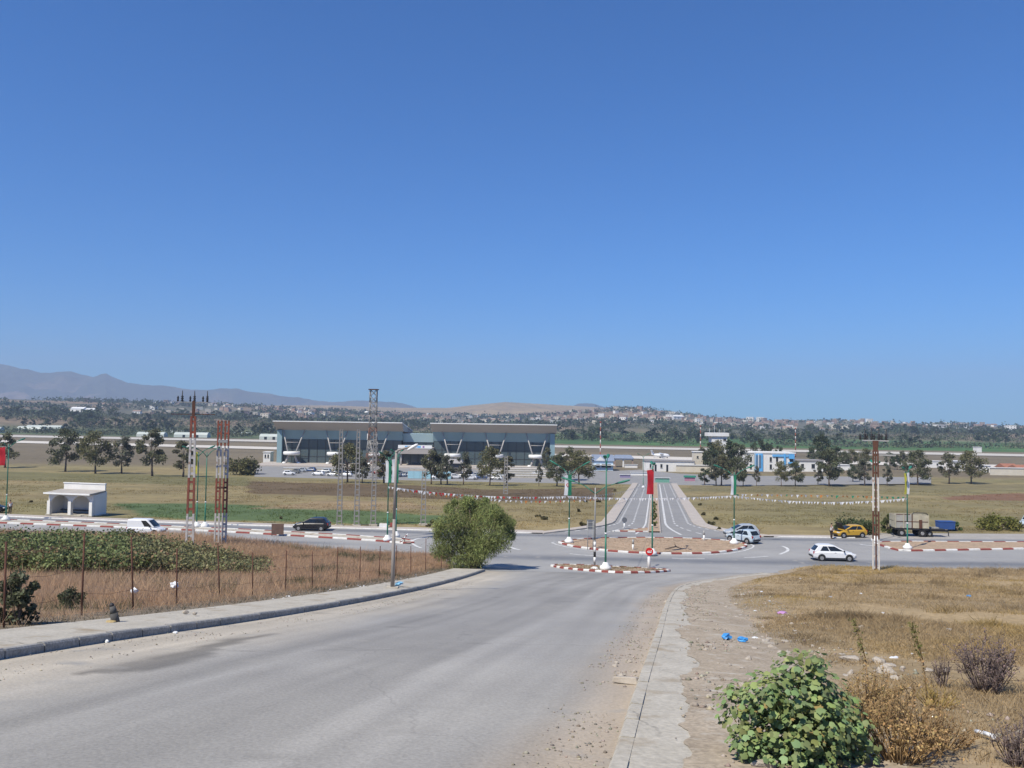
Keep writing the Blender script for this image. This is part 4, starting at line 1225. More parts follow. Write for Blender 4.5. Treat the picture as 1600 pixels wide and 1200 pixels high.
# ---- banners on the lamp posts
def banner(lk, u0, v0, u1, v1, mats, label, emblem=False, seed=0):
    t_, p, h_ = lamp[lk]
    s = p.y / F_PX
    w = (u1 - u0) * s; z0 = height_at((u0 + u1) / 2, v1, p); z1 = height_at((u0 + u1) / 2, v0, p)
    b_ = thing('banner', label, 'banner', (p.x + ((u0 + u1) / 2 - 800 - (0)) * 0, p.y, p.z), 0)
    cxp = (G(u0, v1).x * 0)
    d0 = ray(u0, (v0 + v1) / 2)[0] * p.y - p.x
    n, m = 8, 12
    g = random.Random(seed)
    X = []
    for k, mt in enumerate(mats):
        mb = MB(); a, e = k / len(mats), (k + 1) / len(mats)
        vs = []
        for j in range(m + 1):
            for i in range(n + 1):
                f = a + (e - a) * i / n; q = j / m
                wv = .10 * math.sin(f * 5 + q * 4 + seed) + .06 * math.sin(q * 9 + seed * 2)
                sl = .12 * w * math.sin(math.pi * q) * (1 - f)
                vs.append((d0 + w * f + sl, -.12 + wv * w * .6, z0 + (z1 - z0) * q - (.18 * w * (1 - f) if j == m else 0)))
        fs = [(j * (n + 1) + i, j * (n + 1) + i + 1, (j + 1) * (n + 1) + i + 1, (j + 1) * (n + 1) + i) for j in range(m) for i in range(n)]
        mb.add(vs, fs, smooth=True)
        mb.build('cloth', mt, b_, fix=False)
    if emblem:
        cx, cz = d0 + w * .5, (z0 + z1) / 2; r = w * .22
        pts = []
        for k in range(11): a = R(60 + 24 * k); pts.append((cx + r * math.cos(a), cz + r * math.sin(a)))
        for k in range(11): a = R(300 - 24 * k); pts.append((cx + r * .25 + r * .75 * math.cos(a), cz + r * .75 * math.sin(a)))
        MB().poly([(x, -.14 - w * .2, z) for x, z in pts]).build('crescent', M_flagr, b_)
        st = []
        for k in range(10): a = R(180 + 36 * k); q = r * (.42 if k % 2 == 0 else .17); st.append((cx + r * .25 + q * math.cos(a), cz + q * math.sin(a)))
        MB().poly([(x, -.14 - w * .2, z) for x, z in st]).build('star', M_flagr, b_)
    MB().tube((d0 - .02, -.1, z1 + .02), (max(d0 + w, .0), -.08, z1 + .02), .02, None, 5).build('crossbar', M_grey, b_)
    return b_
banner('A', 881, 741, 893, 774, [M_flagw, M_flagg], 'white and green flag banner with red crescent on the lamp left of the avenue', True, 1)
banner('D', 1010, 733, 1021, 772, [M_flagr], 'plain red banner hanging on the lamp in front of the avenue', False, 2)
banner('E', 1141, 742, 1150, 773, [M_flagw, M_flagg], 'narrow white and green banner on the lamp right of the avenue', False, 3)
banner('F', 1412, 738, 1420, 772, [M_flagy, M_flagw], 'yellow and white banner on the lamp in front of the lorry', False, 4)
banner('G', 303, 706, 309, 740, [M_flagy], 'yellow banner between the two lattice pylons on the left', False, 5)
banner('I', 602, 718, 612, 754, [M_flagw, M_flagg], 'green and white banner left of the tall grey lamp pole', False, 6)
banner('J', 612, 716, 623, 754, [M_flagw, M_flagg], 'green and white banner right behind the tall grey lamp pole', False, 7)
banner('K', -2, 698, 9, 727, [M_flagr], 'red banner at the left edge of the view', False, 8)

# ---- strings of pennants between the lamps
def bunting(a, b_, sag, n, label, cols, seed):
    a, b_ = Vector(a), Vector(b_)
    t = thing('bunting', label, 'bunting', a)
    g = random.Random(seed); d = b_ - a
    pt = lambda f: d * f - Vector((0, 0, sag * 4 * f * (1 - f)))
    MB().path([pt(i / 24) for i in range(25)], .008, 4).build('cord', M_grey, t)
    pb = MB()
    dn = d.normalized()
    for i in range(n):
        f = (i + .5 + g.uniform(-.2, .2)) / n; c = pt(f)
        pb.cur = g.choice(cols)
        s = g.uniform(.2, .32); sw = g.uniform(-.12, .12)
        pb.add([c - dn * s * .5, c + dn * s * .5, c + dn * g.uniform(-.1, .1) + Vector((sw, sw, -s * 1.1))], [(0, 1, 2)])
    tag(pb.build('pennants', [M_flagw, M_flagr, M_flagg, M_orange], t, fix=False), kind='stuff')
def lz(k, v):
    t_, p, h_ = lamp[k]
    return Vector((p.x, p.y - .1, p.z + height_at(800, v - .014 * 0, Vector((0, p.y, p.z))) if False else p.z + height_at(800 + p.x / p.y * F_PX, v, p)))
bunting(lz('I', 760), lz('A', 775), .45, 62, 'long string of white pennants left of the avenue', [0, 0, 0, 0, 1], 1)
bunting(lz('J', 762), lz('A', 778) + Vector((3.5, 6, -.6)), .7, 40, 'string of red and white pennants sagging left of the avenue', [0, 0, 1, 3], 2)
bunting(lz('A', 775), lz('E', 774), .25, 60, 'string of white pennants across the mouth of the avenue', [0], 3)
bunting(lz('E', 774), lz('F', 778), .55, 56, 'string of white pennants right of the avenue, lower of two', [0], 4)
bunting(lz('E', 772), lz('F', 777) + Vector((0, .4, 0)), -.05, 34, 'string of mixed pennants right of the avenue, upper of two', [0, 0, 2, 3], 5)
bunting(lz('A', 776), lz('A', 776) + Vector((16, 42, -1.2)), .6, 46, 'string of white pennants receding beside the avenue', [0], 6)
bunting(lz('C', 790), lz('A', 776) + Vector((13, 30, -.9)), .6, 40, 'string of small pennants reaching over the left avenue lanes', [0, 0, 0, 2], 7)

# ------------------------------------------------------------------ lattice pylons
def ladder_section(z0, z1, w0, w1, n_r, ch_, dp):
    mb = MB()
    for s in (-1, 1):
        mb.loft([[(s * w0 / 2 - ch_ / 2, -dp / 2, z0), (s * w0 / 2 + ch_ / 2, -dp / 2, z0), (s * w0 / 2 + ch_ / 2, dp / 2, z0), (s * w0 / 2 - ch_ / 2, dp / 2, z0)],
                 [(s * w1 / 2 - ch_ / 2, -dp / 2, z1), (s * w1 / 2 + ch_ / 2, -dp / 2, z1), (s * w1 / 2 + ch_ / 2, dp / 2, z1), (s * w1 / 2 - ch_ / 2, dp / 2, z1)]])
    for k in range(n_r):
        f = (k + .5) / n_r; z = z0 + (z1 - z0) * f; w = w0 + (w1 - w0) * f
        mb.box((0, 0, z), (w - ch_ + .01, dp * .8, ch_ * 1.15))
    return mb
def pylon(u, v, vtop, label, bands, w0, w1, heads=None, name='lattice_pylon', cat='pylon', rz=0, dx=0.0, chord=.17, rung=.66, lean=0, parent=None, Tf=T):
    p = G(u, v, Tf); h_ = height_at(u, vtop, p)
    t = parent or thing(name, label, cat, p, rz)
    n = len(bands)
    edges = [0]
    for m, f in bands: edges.append(edges[-1] + f)
    for i, (m, f) in enumerate(bands):
        a, b_ = edges[i] / edges[-1], edges[i + 1] / edges[-1]
        o = ladder_section(h_ * a - (.3 if i == 0 else 0), h_ * b_, w0 + (w1 - w0) * a, w0 + (w1 - w0) * b_, max(2, int(h_ * (b_ - a) / rung)), chord, .26).build('painted_section', m, t)
        o.location.x = dx
    return t, p, h_
def insulators(t, z, xs, arm_w, s=1.0):
    MB().box((0, 0, z), (arm_w, .12, .1)).build('crossarm', M_grey, t)
    for x in xs:
        mb = MB()
        mb.lathe([(.05, 0), (.13, .08), (.06, .16), (.13, .26), (.06, .34), (.12, .44), (.05, .52), (.03, .95)], (x, 0, z + .05), 8)
        mb.build('insulator', M_dark, t)
        MB().lathe([(.04, 0), (.10, .1), (.05, .2), (.10, .3), (.03, .5)], (x - .35, 0, z + .05), 8).build('insulator', M_dark, t)
BR, BW, BG = M_pyl_r, M_pyl_w, M_pyl_g
t, p, h_ = pylon(296, 853, 650, 'red and white lattice pylon with crossarms behind the scrub hedge', [(BW, 50), (BR, 56), (BW, 62), (BR, 34)], .56, .30, rz=.25)
h2 = h_
MB().box((0, 0, h_ + .55), (.24, .24, 1.5)).build('mast_head', M_rust, t)
insulators(t, h_ + 1.2, (-.95, .05, 1.1), 2.4)
MB().box((0, 0, h_ + .15), (3.6, .06, .06)).build('crossarm', M_rust, t)
t, p, h_ = pylon(344, 848, 657, 'pair of joined red and white lattice pylons left of the dark car', [(BW, 44), (BR, 52), (BW, 48), (BR, 38)], .33, .28, rz=.2, dx=-.31, chord=.13)
for i, (m, a, b_) in enumerate(((BW, 0, .242), (BR, .242, .527), (BW, .527, .791), (BR, .791, 1))):
    o = ladder_section(h_ * a, h_ * b_, .33 - .05 * a, .33 - .05 * b_, max(2, int(h_ * (b_ - a) / .66)), .13, .26).build('painted_section', m, t); o.location.x = .31
MB().box((0, 0, h_ * .83), (.85, .32, .24)).build('bracing', M_grey, t)
MB().box((0, 0, h_ * .45), (.85, .3, .16)).build('bracing', M_rust, t)
t, p, h_ = pylon(1369, 890, 704, 'rusty red and white lattice pylon at the edge of the right hand field', [(BW, 45), (M_rust, 42), (BW, 50), (M_rust, 40)], .46, .34, rz=-.45, chord=.12)
o = ladder_section(-.2, h_, .44, .32, 20, .08, .1).build('side_lattice', M_rust, t); o.rotation_euler.z = 1.57
MB().box((0, 0, h_ + .35), (.34, .3, .9), taper=1.3).build('mast_head', M_rust, t)
insulators(t, h_ + .8, (-.8, -.3, .25, .8), 2.0)
MB().box((.5, 0, h_ - .35), (2.0, .12, .12)).build('crossarm', M_grey, t)
for u, v, vt, lab in ((530, 823, 671, 'grey lattice pylon beyond the dark car, left of three'), (557, 823, 671, 'grey lattice pylon beyond the dark car, middle of three'), (583, 822, 675, 'grey lattice pylon beyond the dark car, right of three'), (661, 821, 735, 'short grey lattice pylon left of the feathery tree')):
    t, p, h_ = pylon(u, v, vt, lab, [(BG, 1)], .58, .3 if vt < 700 else .4, rz=.1, rung=.6, chord=.12)
    MB().box((0, 0, .1), (1.0, .7, .3)).build('footing', M_concrete, t)
t, p, h_ = pylon(790, 772, 712, 'thin grey lattice pylon among the trees before the terminal', [(BG, 1)], .9, .5, rung=.7, chord=.2)

# telecom mast
M_mastw = mat('mast_pale', (.34, .33, .31), (.24, .23, .22), 1, .8); M_mastr = mat('mast_rust', (.22, .12, .09), (.15, .09, .07), 1, .8)
p = G(581, 748); h_ = height_at(581, 609, p)
mast = thing('telecom_mast', 'tall red and white lattice telecom mast in front of the terminal', 'mast', p)
nb = 7
def mw(z): return 4.4 * (1 - z / (h_ * .55)) + 2.1 * z / (h_ * .55) if z < h_ * .55 else 2.1
for i in range(nb):
    z0, z1 = h_ * i / nb, h_ * (i + 1) / nb
    mb = MB(); w0_, w1_ = mw(z0), mw(z1)
    c0 = [(sx * w0_ / 2, sy * w0_ / 2, z0 - (.5 if i == 0 else 0)) for sx, sy in ((-1, -1), (1, -1), (1, 1), (-1, 1))]
    c1 = [(sx * w1_ / 2, sy * w1_ / 2, z1) for sx, sy in ((-1, -1), (1, -1), (1, 1), (-1, 1))]
    for k in range(4):
        mb.tube(c0[k], c1[k], .13, .13, 5)
        for q in range(2):
            a = Vector(c0[k]).lerp(Vector(c1[k]), q / 2); b_ = Vector(c0[(k + 1) % 4]).lerp(Vector(c1[(k + 1) % 4]), (q + 1) / 2)
            mb.tube(a, b_, .07, .07, 4)
            a2 = Vector(c0[(k + 1) % 4]).lerp(Vector(c1[(k + 1) % 4]), q / 2); b2 = Vector(c0[k]).lerp(Vector(c1[k]), (q + 1) / 2)
            mb.tube(a2, b2, .07, .07, 4)
        mb.tube(c1[k], c1[(k + 1) % 4], .09, .09, 4)
    mb.build('painted_section', M_mastw if i % 2 == 0 else M_mastr if i < 5 else M_mastw, mast)
MB().box((0, 0, h_ + .1), (3.0, 3.0, .25)).build('platform', M_rust, mast)
MB().lathe([(.75, 0), (.7, .3), (.2, .5)], (-2.0, -.5, h_ * .74), 12).build('dish_antenna', M_white, mast)
for k, x in enumerate((-1.5, 1.4)):
    MB().box((x, -.9, h_ * .47), (.3, .2, 2.0)).build('panel_antenna', M_white, mast)

# ------------------------------------------------------------------ bus shelter
p0, p1 = G(74, 805), G(144, 808)
sh_rz = math.atan2(p1.y - p0.y, p1.x - p0.x)
W = (p1 - p0).length; D = 2.6
shel = thing('bus_shelter', 'white masonry bus shelter with two arches beside the far road', 'bus shelter', (p0.x, p0.y, p0.z + .1), sh_rz)
H1 = 2.75
def arch_wall(mb, x0, x1, y, th, h, open_, spring, seg=12):
    """wall with round-headed openings (list of x ranges)"""
    xs = [x0]
    for a, b_ in open_:
        mb.box(((xs[-1] + a) / 2, y, h / 2), (a - xs[-1], th, h)); xs.append(b_)
        r = (b_ - a) / 2; c = (a + b_) / 2
        for i in range(seg):
            t0, t1 = math.pi * (1 - i / seg), math.pi * (1 - (i + 1) / seg)
            q0, q1 = c + r * math.cos(t0), c + r * math.cos(t1); z0, z1 = spring + r * .8 * math.sin(t0), spring + r * .8 * math.sin(t1)
            vs = [(q0, y - th / 2, z0), (q1, y - th / 2, z1), (q1, y - th / 2, h), (q0, y - th / 2, h), (q0, y + th / 2, z0), (q1, y + th / 2, z1), (q1, y + th / 2, h), (q0, y + th / 2, h)]
            mb.add(vs, [(0, 1, 2, 3), (7, 6, 5, 4), (0, 4, 5, 1), (3, 2, 6, 7)])
    mb.box(((xs[-1] + x1) / 2, y, h / 2), (x1 - xs[-1], th, h))
    return mb
pw = .42
mid = W / 2
arch_wall(MB(), .02, W - .02, .22, .24, H1 - .02, [(pw, mid - pw / 2), (mid + pw / 2, W - pw)], 1.45).build('arched_front', M_wall, shel, fix=False)
for x in (pw / 2, mid, W - pw / 2):
    MB().box((x, 0, .9), (pw + .02, .26, 1.8)).build('pillar', M_wall, shel)
MB().add([(W - .2, .36, 0), (W, .36, 0), (W, D, 0), (W - .2, D, 0), (W - .2, .36, 2.7), (W, .36, 2.7), (W, D, 2.98), (W - .2, D, 2.98)], [(0, 3, 2, 1), (4, 5, 6, 7), (0, 1, 5, 4), (1, 2, 6, 5), (2, 3, 7, 6), (3, 0, 4, 7)]).build('side_wall', M_wall, shel)
MB().add([(0, .36, 0), (.2, .36, 0), (.2, D, 0), (0, D, 0), (0, .36, 2.7), (.2, .36, 2.7), (.2, D, 2.98), (0, D, 2.98)], [(0, 3, 2, 1), (4, 5, 6, 7), (0, 1, 5, 4), (1, 2, 6, 5), (2, 3, 7, 6), (3, 0, 4, 7)]).build('side_wall', M_wall, shel)
MB().box((W / 2, D - .02, 1.95), (W - .42, .2, 3.9)).build('back_wall', M_wall, shel)
MB().add([(-.15, -.6, H1 + .01), (W + .02, -.6, H1 + .01), (W + .02, D - .15, 3.02), (-.15, D - .15, 3.02), (-.15, -.6, H1 + .15), (W + .02, -.6, H1 + .15), (W + .02, D - .15, 3.16), (-.15, D - .15, 3.16)], [(0, 3, 2, 1), (4, 5, 6, 7), (0, 1, 5, 4), (1, 2, 6, 5), (2, 3, 7, 6), (3, 0, 4, 7)]).build('roof', mat('roof_screed', (.40, .37, .33), (.32, .30, .27), .8, .9), shel)
MB().box((W / 2 - .1, -.61, H1 + .08), (W + .2, .06, .2)).build('fascia', M_white, shel)
MB().box((W / 2, D - .04, 3.98), (W - .3, .3, .12)).build('coping', M_white, shel)
MB().box((W / 2, D - .45, .45), (W - .6, .45, .1)).build('bench', mat('bench_dark', (.08, .075, .07)), shel)
MB().box((W / 2, D / 2, .03), (W + .3, D + .5, .14)).build('floor_slab', M_concrete, shel)

# ------------------------------------------------------------------ vehicles
def car(name, label, paint, loc, rz, L=4.0, Wd=1.68, Hh=1.46, kind='hatch', group=None, lite=False, hood_open=False):
    t = thing(name, label, 'van' if kind == 'van' else 'car', loc, rz, group)
    k = L / 4.0; w = Wd / 2
    nose = [(-2.0, .42, .68, .80), (-1.93, .28, .90, .92), (-1.5, .22, .95, .99), (-.5, .20, .95, 1), (.55, .20, .93, 1), (1.0, .20, .91, .99), (1.5, .22, .82, .95), (1.82, .26, .70, .87), (1.97, .36, .56, .74)]
    rings = []
    for x, zb, zt, ww in nose:
        b_ = w * ww
        rings.append([(x * k, -b_ * .90, zb), (x * k, -b_, zb + .16), (x * k, -b_, zt - .14), (x * k, -b_ * .93, zt - .03), (x * k, -b_ * .7, zt), (x * k, b_ * .7, zt), (x * k, b_ * .93, zt - .03), (x * k, b_, zt - .14), (x * k, b_, zb + .16), (x * k, b_ * .90, zb)])
    MB().loft(rings).build('body', paint, t, bevel=0 if lite else .03, smooth=False)
    if kind == 'van':
        Hr = Hh; base = [(-1.93, .90), (1.25, .92)]; roof = [(-1.88, .86), (.35, .80)]
    else:
        Hr = Hh; base = [(-1.88, .88), (1.12, .92)]; roof = [(-1.42, .74), (.0, .72)]
    zb = .90
    def ring_at(f):
        xr = base[0][0] + (roof[0][0] - base[0][0]) * f; xf = base[1][0] + (roof[1][0] - base[1][0]) * f
        wr = w * (base[0][1] + (roof[0][1] - base[0][1]) * f); wf = w * (base[1][1] + (roof[1][1] - base[1][1]) * f)
        return xr, xf, wr, wf, zb + (Hr - zb) * f
    rg = []
    for f in (0, .9, 1.0):
        xr, xf, wr, wf, z = ring_at(min(f, .93)); 
        if f == 1.0: xr, xf, wr, wf, z = xr + (.12 if kind == 'van' else .28), xf - (.15 if kind == 'van' else .34), wr * .86, wf * .84, Hr + (0 if kind == 'van' else .035)
        xm = (xr + xf) / 2
        rg.append([(xr * k, -wr, z), (xm * k, -max(wr, wf) * 1.01, z), (xf * k, -wf, z), (xf * k + .05, 0, z), (xf * k, wf, z), (xm * k, max(wr, wf) * 1.01, z), (xr * k, wr, z), (xr * k - .04, 0, z)])
    MB().loft(rg).build('cabin', paint, t, bevel=0 if lite else .03)
    # windows: panels a few millimetres proud of the cabin
    def side_pt(f, q, s):
        xr, xf, wr, wf, z = ring_at(f); x = xr + (xf - xr) * q
        ww = wr + (max(wr, wf) * 1.01 - wr) * min(1, q * 2) if q < .5 else max(wr, wf) * 1.01 + (wf - max(wr, wf) * 1.01) * (q - .5) * 2
        return (x * k, s * (ww + .012), z)
    spans = ((.60, .74), (.76, .95)) if kind == 'van' else ((.16, .46), (.49, .92))
    if kind == 'van': spans = ((.66, .94),)
    for s in (-1, 1):
        for a, b_ in spans:
            mb = MB(); mb.add([side_pt(.12, a, s), side_pt(.12, b_, s), side_pt(.86, b_ - (.05 if b_ > .9 else .0), s), side_pt(.86, a + (.08 if a < .2 else 0), s)], [(0, 1, 2, 3)])
            mb.build('side_window', M_glass, t)
    for end, nm in ((1, 'windscreen'), (-1, 'rear_window')):
        if kind == 'van' and end < 0 and not lite: pass
        pts = []
        for f, sg in ((.1, -1), (.1, 0), (.1, 1), (.86, 1), (.86, 0), (.86, -1)):
            xr, xf, wr, wf, z = ring_at(f)
            if end > 0: pts.append(((xf + .0) * k + (.065 if sg == 0 else .014), sg * wf * .9, z))
            else: pts.append(((xr - .0) * k - (.055 if sg == 0 else .014), sg * wr * .86, z))
        MB().add(pts, [(0, 1, 4, 5), (1, 2, 3, 4)]).build(nm, M_glass, t)
    for x in (-1.25, 1.27):
        for s in (-1, 1):
            r_ = .30
            y0, y1 = s * (w - .20), s * (w + .012)
            a = MB().tube((x * k, s * (w - .05), .33), (x * k, s * (w + .006), .33), .37, .37, 14)
            a.build('wheel_arch', M_dark, t)
            wl_ = MB().tube((x * k, y0, r_), (x * k, s * (w + .02), r_), r_, r_, 16).build('tyre', M_black, t)
            MB().tube((x * k, s * (w + .0), r_), (x * k, s * (w + .028), r_), .19, .18, 12).build('rim', M_rim, wl_)
    if not lite:
        for s in (-1, 1):
            MB().box((1.84 * k, s * w * .66, .64), (.18, .34, .13)).build('headlight', M_lamp, t)
            MB().box((-1.93 * k, s * w * .80, .78), (.10, .18, .26)).build('tail_light', M_tail, t)
            MB().box((.78 * k, s * (w + .09), .98), (.10, .17, .12)).build('mirror', M_dark, t)
            MB().box((-.0 * k, s * (w + .004), .80), (.16, .02, .03)).build('door_handle', M_dark, t)
            MB().box((0, s * (w + .003), .28), (1.75 * k, .02, .1)).build('sill', M_dark, t)
        MB().box((1.95 * k, 0, .38), (.08, w * 1.3, .14)).build('front_bumper', M_dark, t)
        MB().box((-1.99 * k, 0, .42), (.10, w * 1.5, .16)).build('rear_bumper', M_dark, t)
        MB().box((-2.03 * k, 0, .62), (.03, .5, .11)).build('number_plate', M_white, t)
    if hood_open:
        mb = MB().add([(.98 * k, -w * .85, .93), (.98 * k, w * .85, .93), (1.5 * k, w * .78, 1.72), (1.5 * k, -w * .78, 1.72), (1.02 * k, -w * .85, .90), (1.02 * k, w * .85, .90), (1.54 * k, w * .78, 1.70), (1.54 * k, -w * .78, 1.70)], [(0, 1, 2, 3), (7, 6, 5, 4), (0, 4, 5, 1), (1, 5, 6, 2), (2, 6, 7, 3), (3, 7, 4, 0)])
        mb.build('open_bonnet', M_dark, t)
        MB().box((1.4 * k, 0, .84), (.75 * k, w * 1.5, .05)).build('engine_bay', M_black, t)
    return t
def paint(n, c): return mat('car_paint_' + n, c, tuple(q * .93 for q in c), .5, .28, spec=.5)
PW, PB, PS, PY, PLB = paint('white', (.70, .71, .72)), paint('black', (.012, .012, .015)), paint('silver', (.36, .39, .42)), paint('yellow', (.50, .30, .035)), paint('pale_blue', (.42, .50, .56))
PG, PRD, PBL = paint('grey', (.12, .13, .14)), paint('red', (.25, .03, .03)), paint('blue', (.05, .09, .2))
def place(u, v, dz=.05):
    p = G(u, v); p.z += dz; return p
car('hatchback', 'white hatchback driving right along the near side of the roundabout', PW, place(1301, 876), -.06 , 4.05, 1.74, 1.47)
car('hatchback', 'black hatchback driving left on the far carriageway', PB, place(487, 829), math.pi - .02, 4.15, 1.76, 1.46)
car('panel_van', 'white panel van half hidden behind the scrub hedge', PW, place(229, 836.5), -.05, 3.85, 1.66, 1.74, 'van')
car('hatchback', 'grey blue hatchback seen from behind at the right tip of the island', PLB, place(1161, 848), R(125), 3.7, 1.6, 1.44)
car('hatchback', 'silver hatchback facing left behind the grey blue one', PS, place(1158, 839.5), math.pi + .05, 3.9, 1.68, 1.45)
car('hatchback', 'yellow hatchback with its bonnet raised on the far verge', PY, place(1327, 840), math.pi + .18, 3.75, 1.62, 1.42, hood_open=True)
car('hatchback', 'black car cut off by the left edge near the shelter', PB, place(-16, 801), .25, 4.0, 1.7, 1.46)
car('panel_van', 'pale grey van cut off by the right edge beyond the road', PLB, place(1617, 824), R(205), 4.9, 2.0, 2.2, 'van')

# cream lorry with a bare flat trailer
lp = place(1420, 838)
lor = thing('lorry', 'old cream high sided lorry body on dark wheels by the far verge', 'truck', lp, -.10)
MB().box((0, 0, .95), (3.7, 2.0, .22)).build('chassis', M_dark, lor)
M_lor = mat('lorry_cream', (.46, .42, .31), (.33, .30, .23), 1.2, .7, dirt=((.22, .13, .08), 1.5, .62))
M_lor2 = mat('lorry_greyish', (.36, .35, .31), (.26, .25, .23), 1.2, .7, dirt=((.22, .13, .08), 1.5, .62))
for z, nm in ((1.42, 'lower_board'), (2.22, 'upper_board')):
    MB().box((-.95, -1.03, z), (1.78, .08, .72)).build(nm, M_lor2, lor)
    MB().box((.93, -1.03, z), (1.78, .08, .72)).build(nm, M_lor, lor)
    MB().box((0, 1.03, z), (3.66, .08, .72)).build(nm, M_lor, lor)
    for x in (-1.87, 1.87): MB().box((x, 0, z), (.08, 2.0, .72)).build('end_board', M_lor, lor)
for x in (-1.86, -.95, .0, .93, 1.86):
    MB().box((x, -1.09, 1.85), (.09, .07, 1.62)).build('stake', M_lor if x else M_rust, lor)
MB().box((0, -1.08, 1.82), (3.7, .05, .07)).build('rail', M_rust, lor)
MB().path([(-1.8, -1.0, 2.63), (-.2, -1.0, 2.66)], .05, 5).build('rail', M_rust, lor)
MB().path([(.0, -1.0, 2.62), (.2, -1.0, 2.85), (1.6, -1.0, 2.85), (1.85, -1.0, 2.6)], .05, 6).build('hoop', M_dark, lor)
MB().box((.95, -1.12, 1.55), (.34, .06, 1.0)).build('toolbox_door', M_rust, lor)
for x in (-1.15, 1.2):
    for s in (-1, 1):
        wl_ = MB().tube((x, s * .75, .45), (x, s * 1.02, .45), .46, .46, 16).build('tyre', M_black, lor)
        MB().tube((x, s * .9, .45), (x, s * 1.035, .45), .24, .2, 12).build('rim', M_rim, wl_)
tp = place(1452, 838.5)
trl = thing('flat_trailer', 'low black flatbed trailer frame right of the cream lorry', 'trailer', tp, -.10)
MB().box((.1, 0, .92), (2.7, 1.8, .14)).build('deck', M_dark, trl)
for y in (-.6, .6): MB().box((.2, y, .76), (2.9, .12, .2)).build('beam', M_dark, trl)
MB().path([(1.4, 0, .75), (2.2, 0, .55), (2.2, 0, .1)], .06, 6).build('drawbar', M_dark, trl)
for s in (-1, 1):
    wl_ = MB().tube((-.3, s * .6, .38), (-.3, s * .9, .38), .38, .38, 14).build('tyre', M_black, trl)
    MB().tube((-.3, s * .8, .38), (-.3, s * .915, .38), .19, .16, 10).build('rim', M_grey, wl_)
for i in range(6): MB().box((-1.0 + i * .35, -.3 + .1 * (i % 2), 1.05), (.3, .7, .14)).build('load_plank', M_lor2, trl)
sp = place(1477, 829.5)
skp = thing('skip', 'plain blue metal skip on the gravel right of the trailer', 'skip', sp, -.03)
M_skip = mat('skip_blue', (.035, .09, .28), (.03, .075, .23), 1.2, .55)
MB().box((0, 0, .68), (1.9, 1.1, .95), taper=1.06).build('tub', M_skip, skp)
for x in (-.7, 0, .7): MB().box((x, -.575, .68), (.08, .06, .9)).build('rib', M_skip, skp)
MB().box((0, 0, 1.18), (2.08, 1.24, .07)).build('rim', M_skip, skp)
for x in (-.6, .6): MB().box((x, 0, .11), (.14, .9, .24)).build('runner', M_dark, skp)

# parked cars before the terminal: two plain prototypes in several colours, copied
pk = [(452, 743.5, 0), (460, 741, 1), (497, 744, 0), (520, 745, 0), (541, 745.5, 0), (470, 739, 2), (508, 740, 2), (532, 741, 3), (556, 742, 2), (568, 745, 0), (575, 740, 2), (590, 742, 4), (625, 743, 1), (632, 746, 2), (684, 750, 0), (694, 748, 0), (712, 749, 0), (722, 747, 1), (735, 750.5, 0), (742, 747, 2), (752, 750, 3), (757, 746, 0), (775, 751, 0), (783, 747, 2), (702, 745, 2), (730, 743, 3), (765, 743, 1), (838, 744, 0), (560, 738, 0), (485, 738, 3)]
pc_paint = [PW, PG, PS, PBL, PRD]; pc_name = ['white', 'dark grey', 'silver', 'dark blue', 'red']
src = {}
for i, (u, v, c) in enumerate(pk):
    loc = place(u, v, .31); rz_ = random.choice((0, math.pi, .1, 3.0)) + random.uniform(-.1, .1)
    lab = 'small %s car parked in front of the terminal' % pc_name[c]
    if c not in src:
        src[c] = car('parked_car', lab, pc_paint[c], loc, rz_, 4.1, 1.7, 1.5, group='cars parked before the terminal', lite=True)
    else:
        q = copy_tree(src[c]); q.location = loc; q.rotation_euler = (0, 0, rz_)

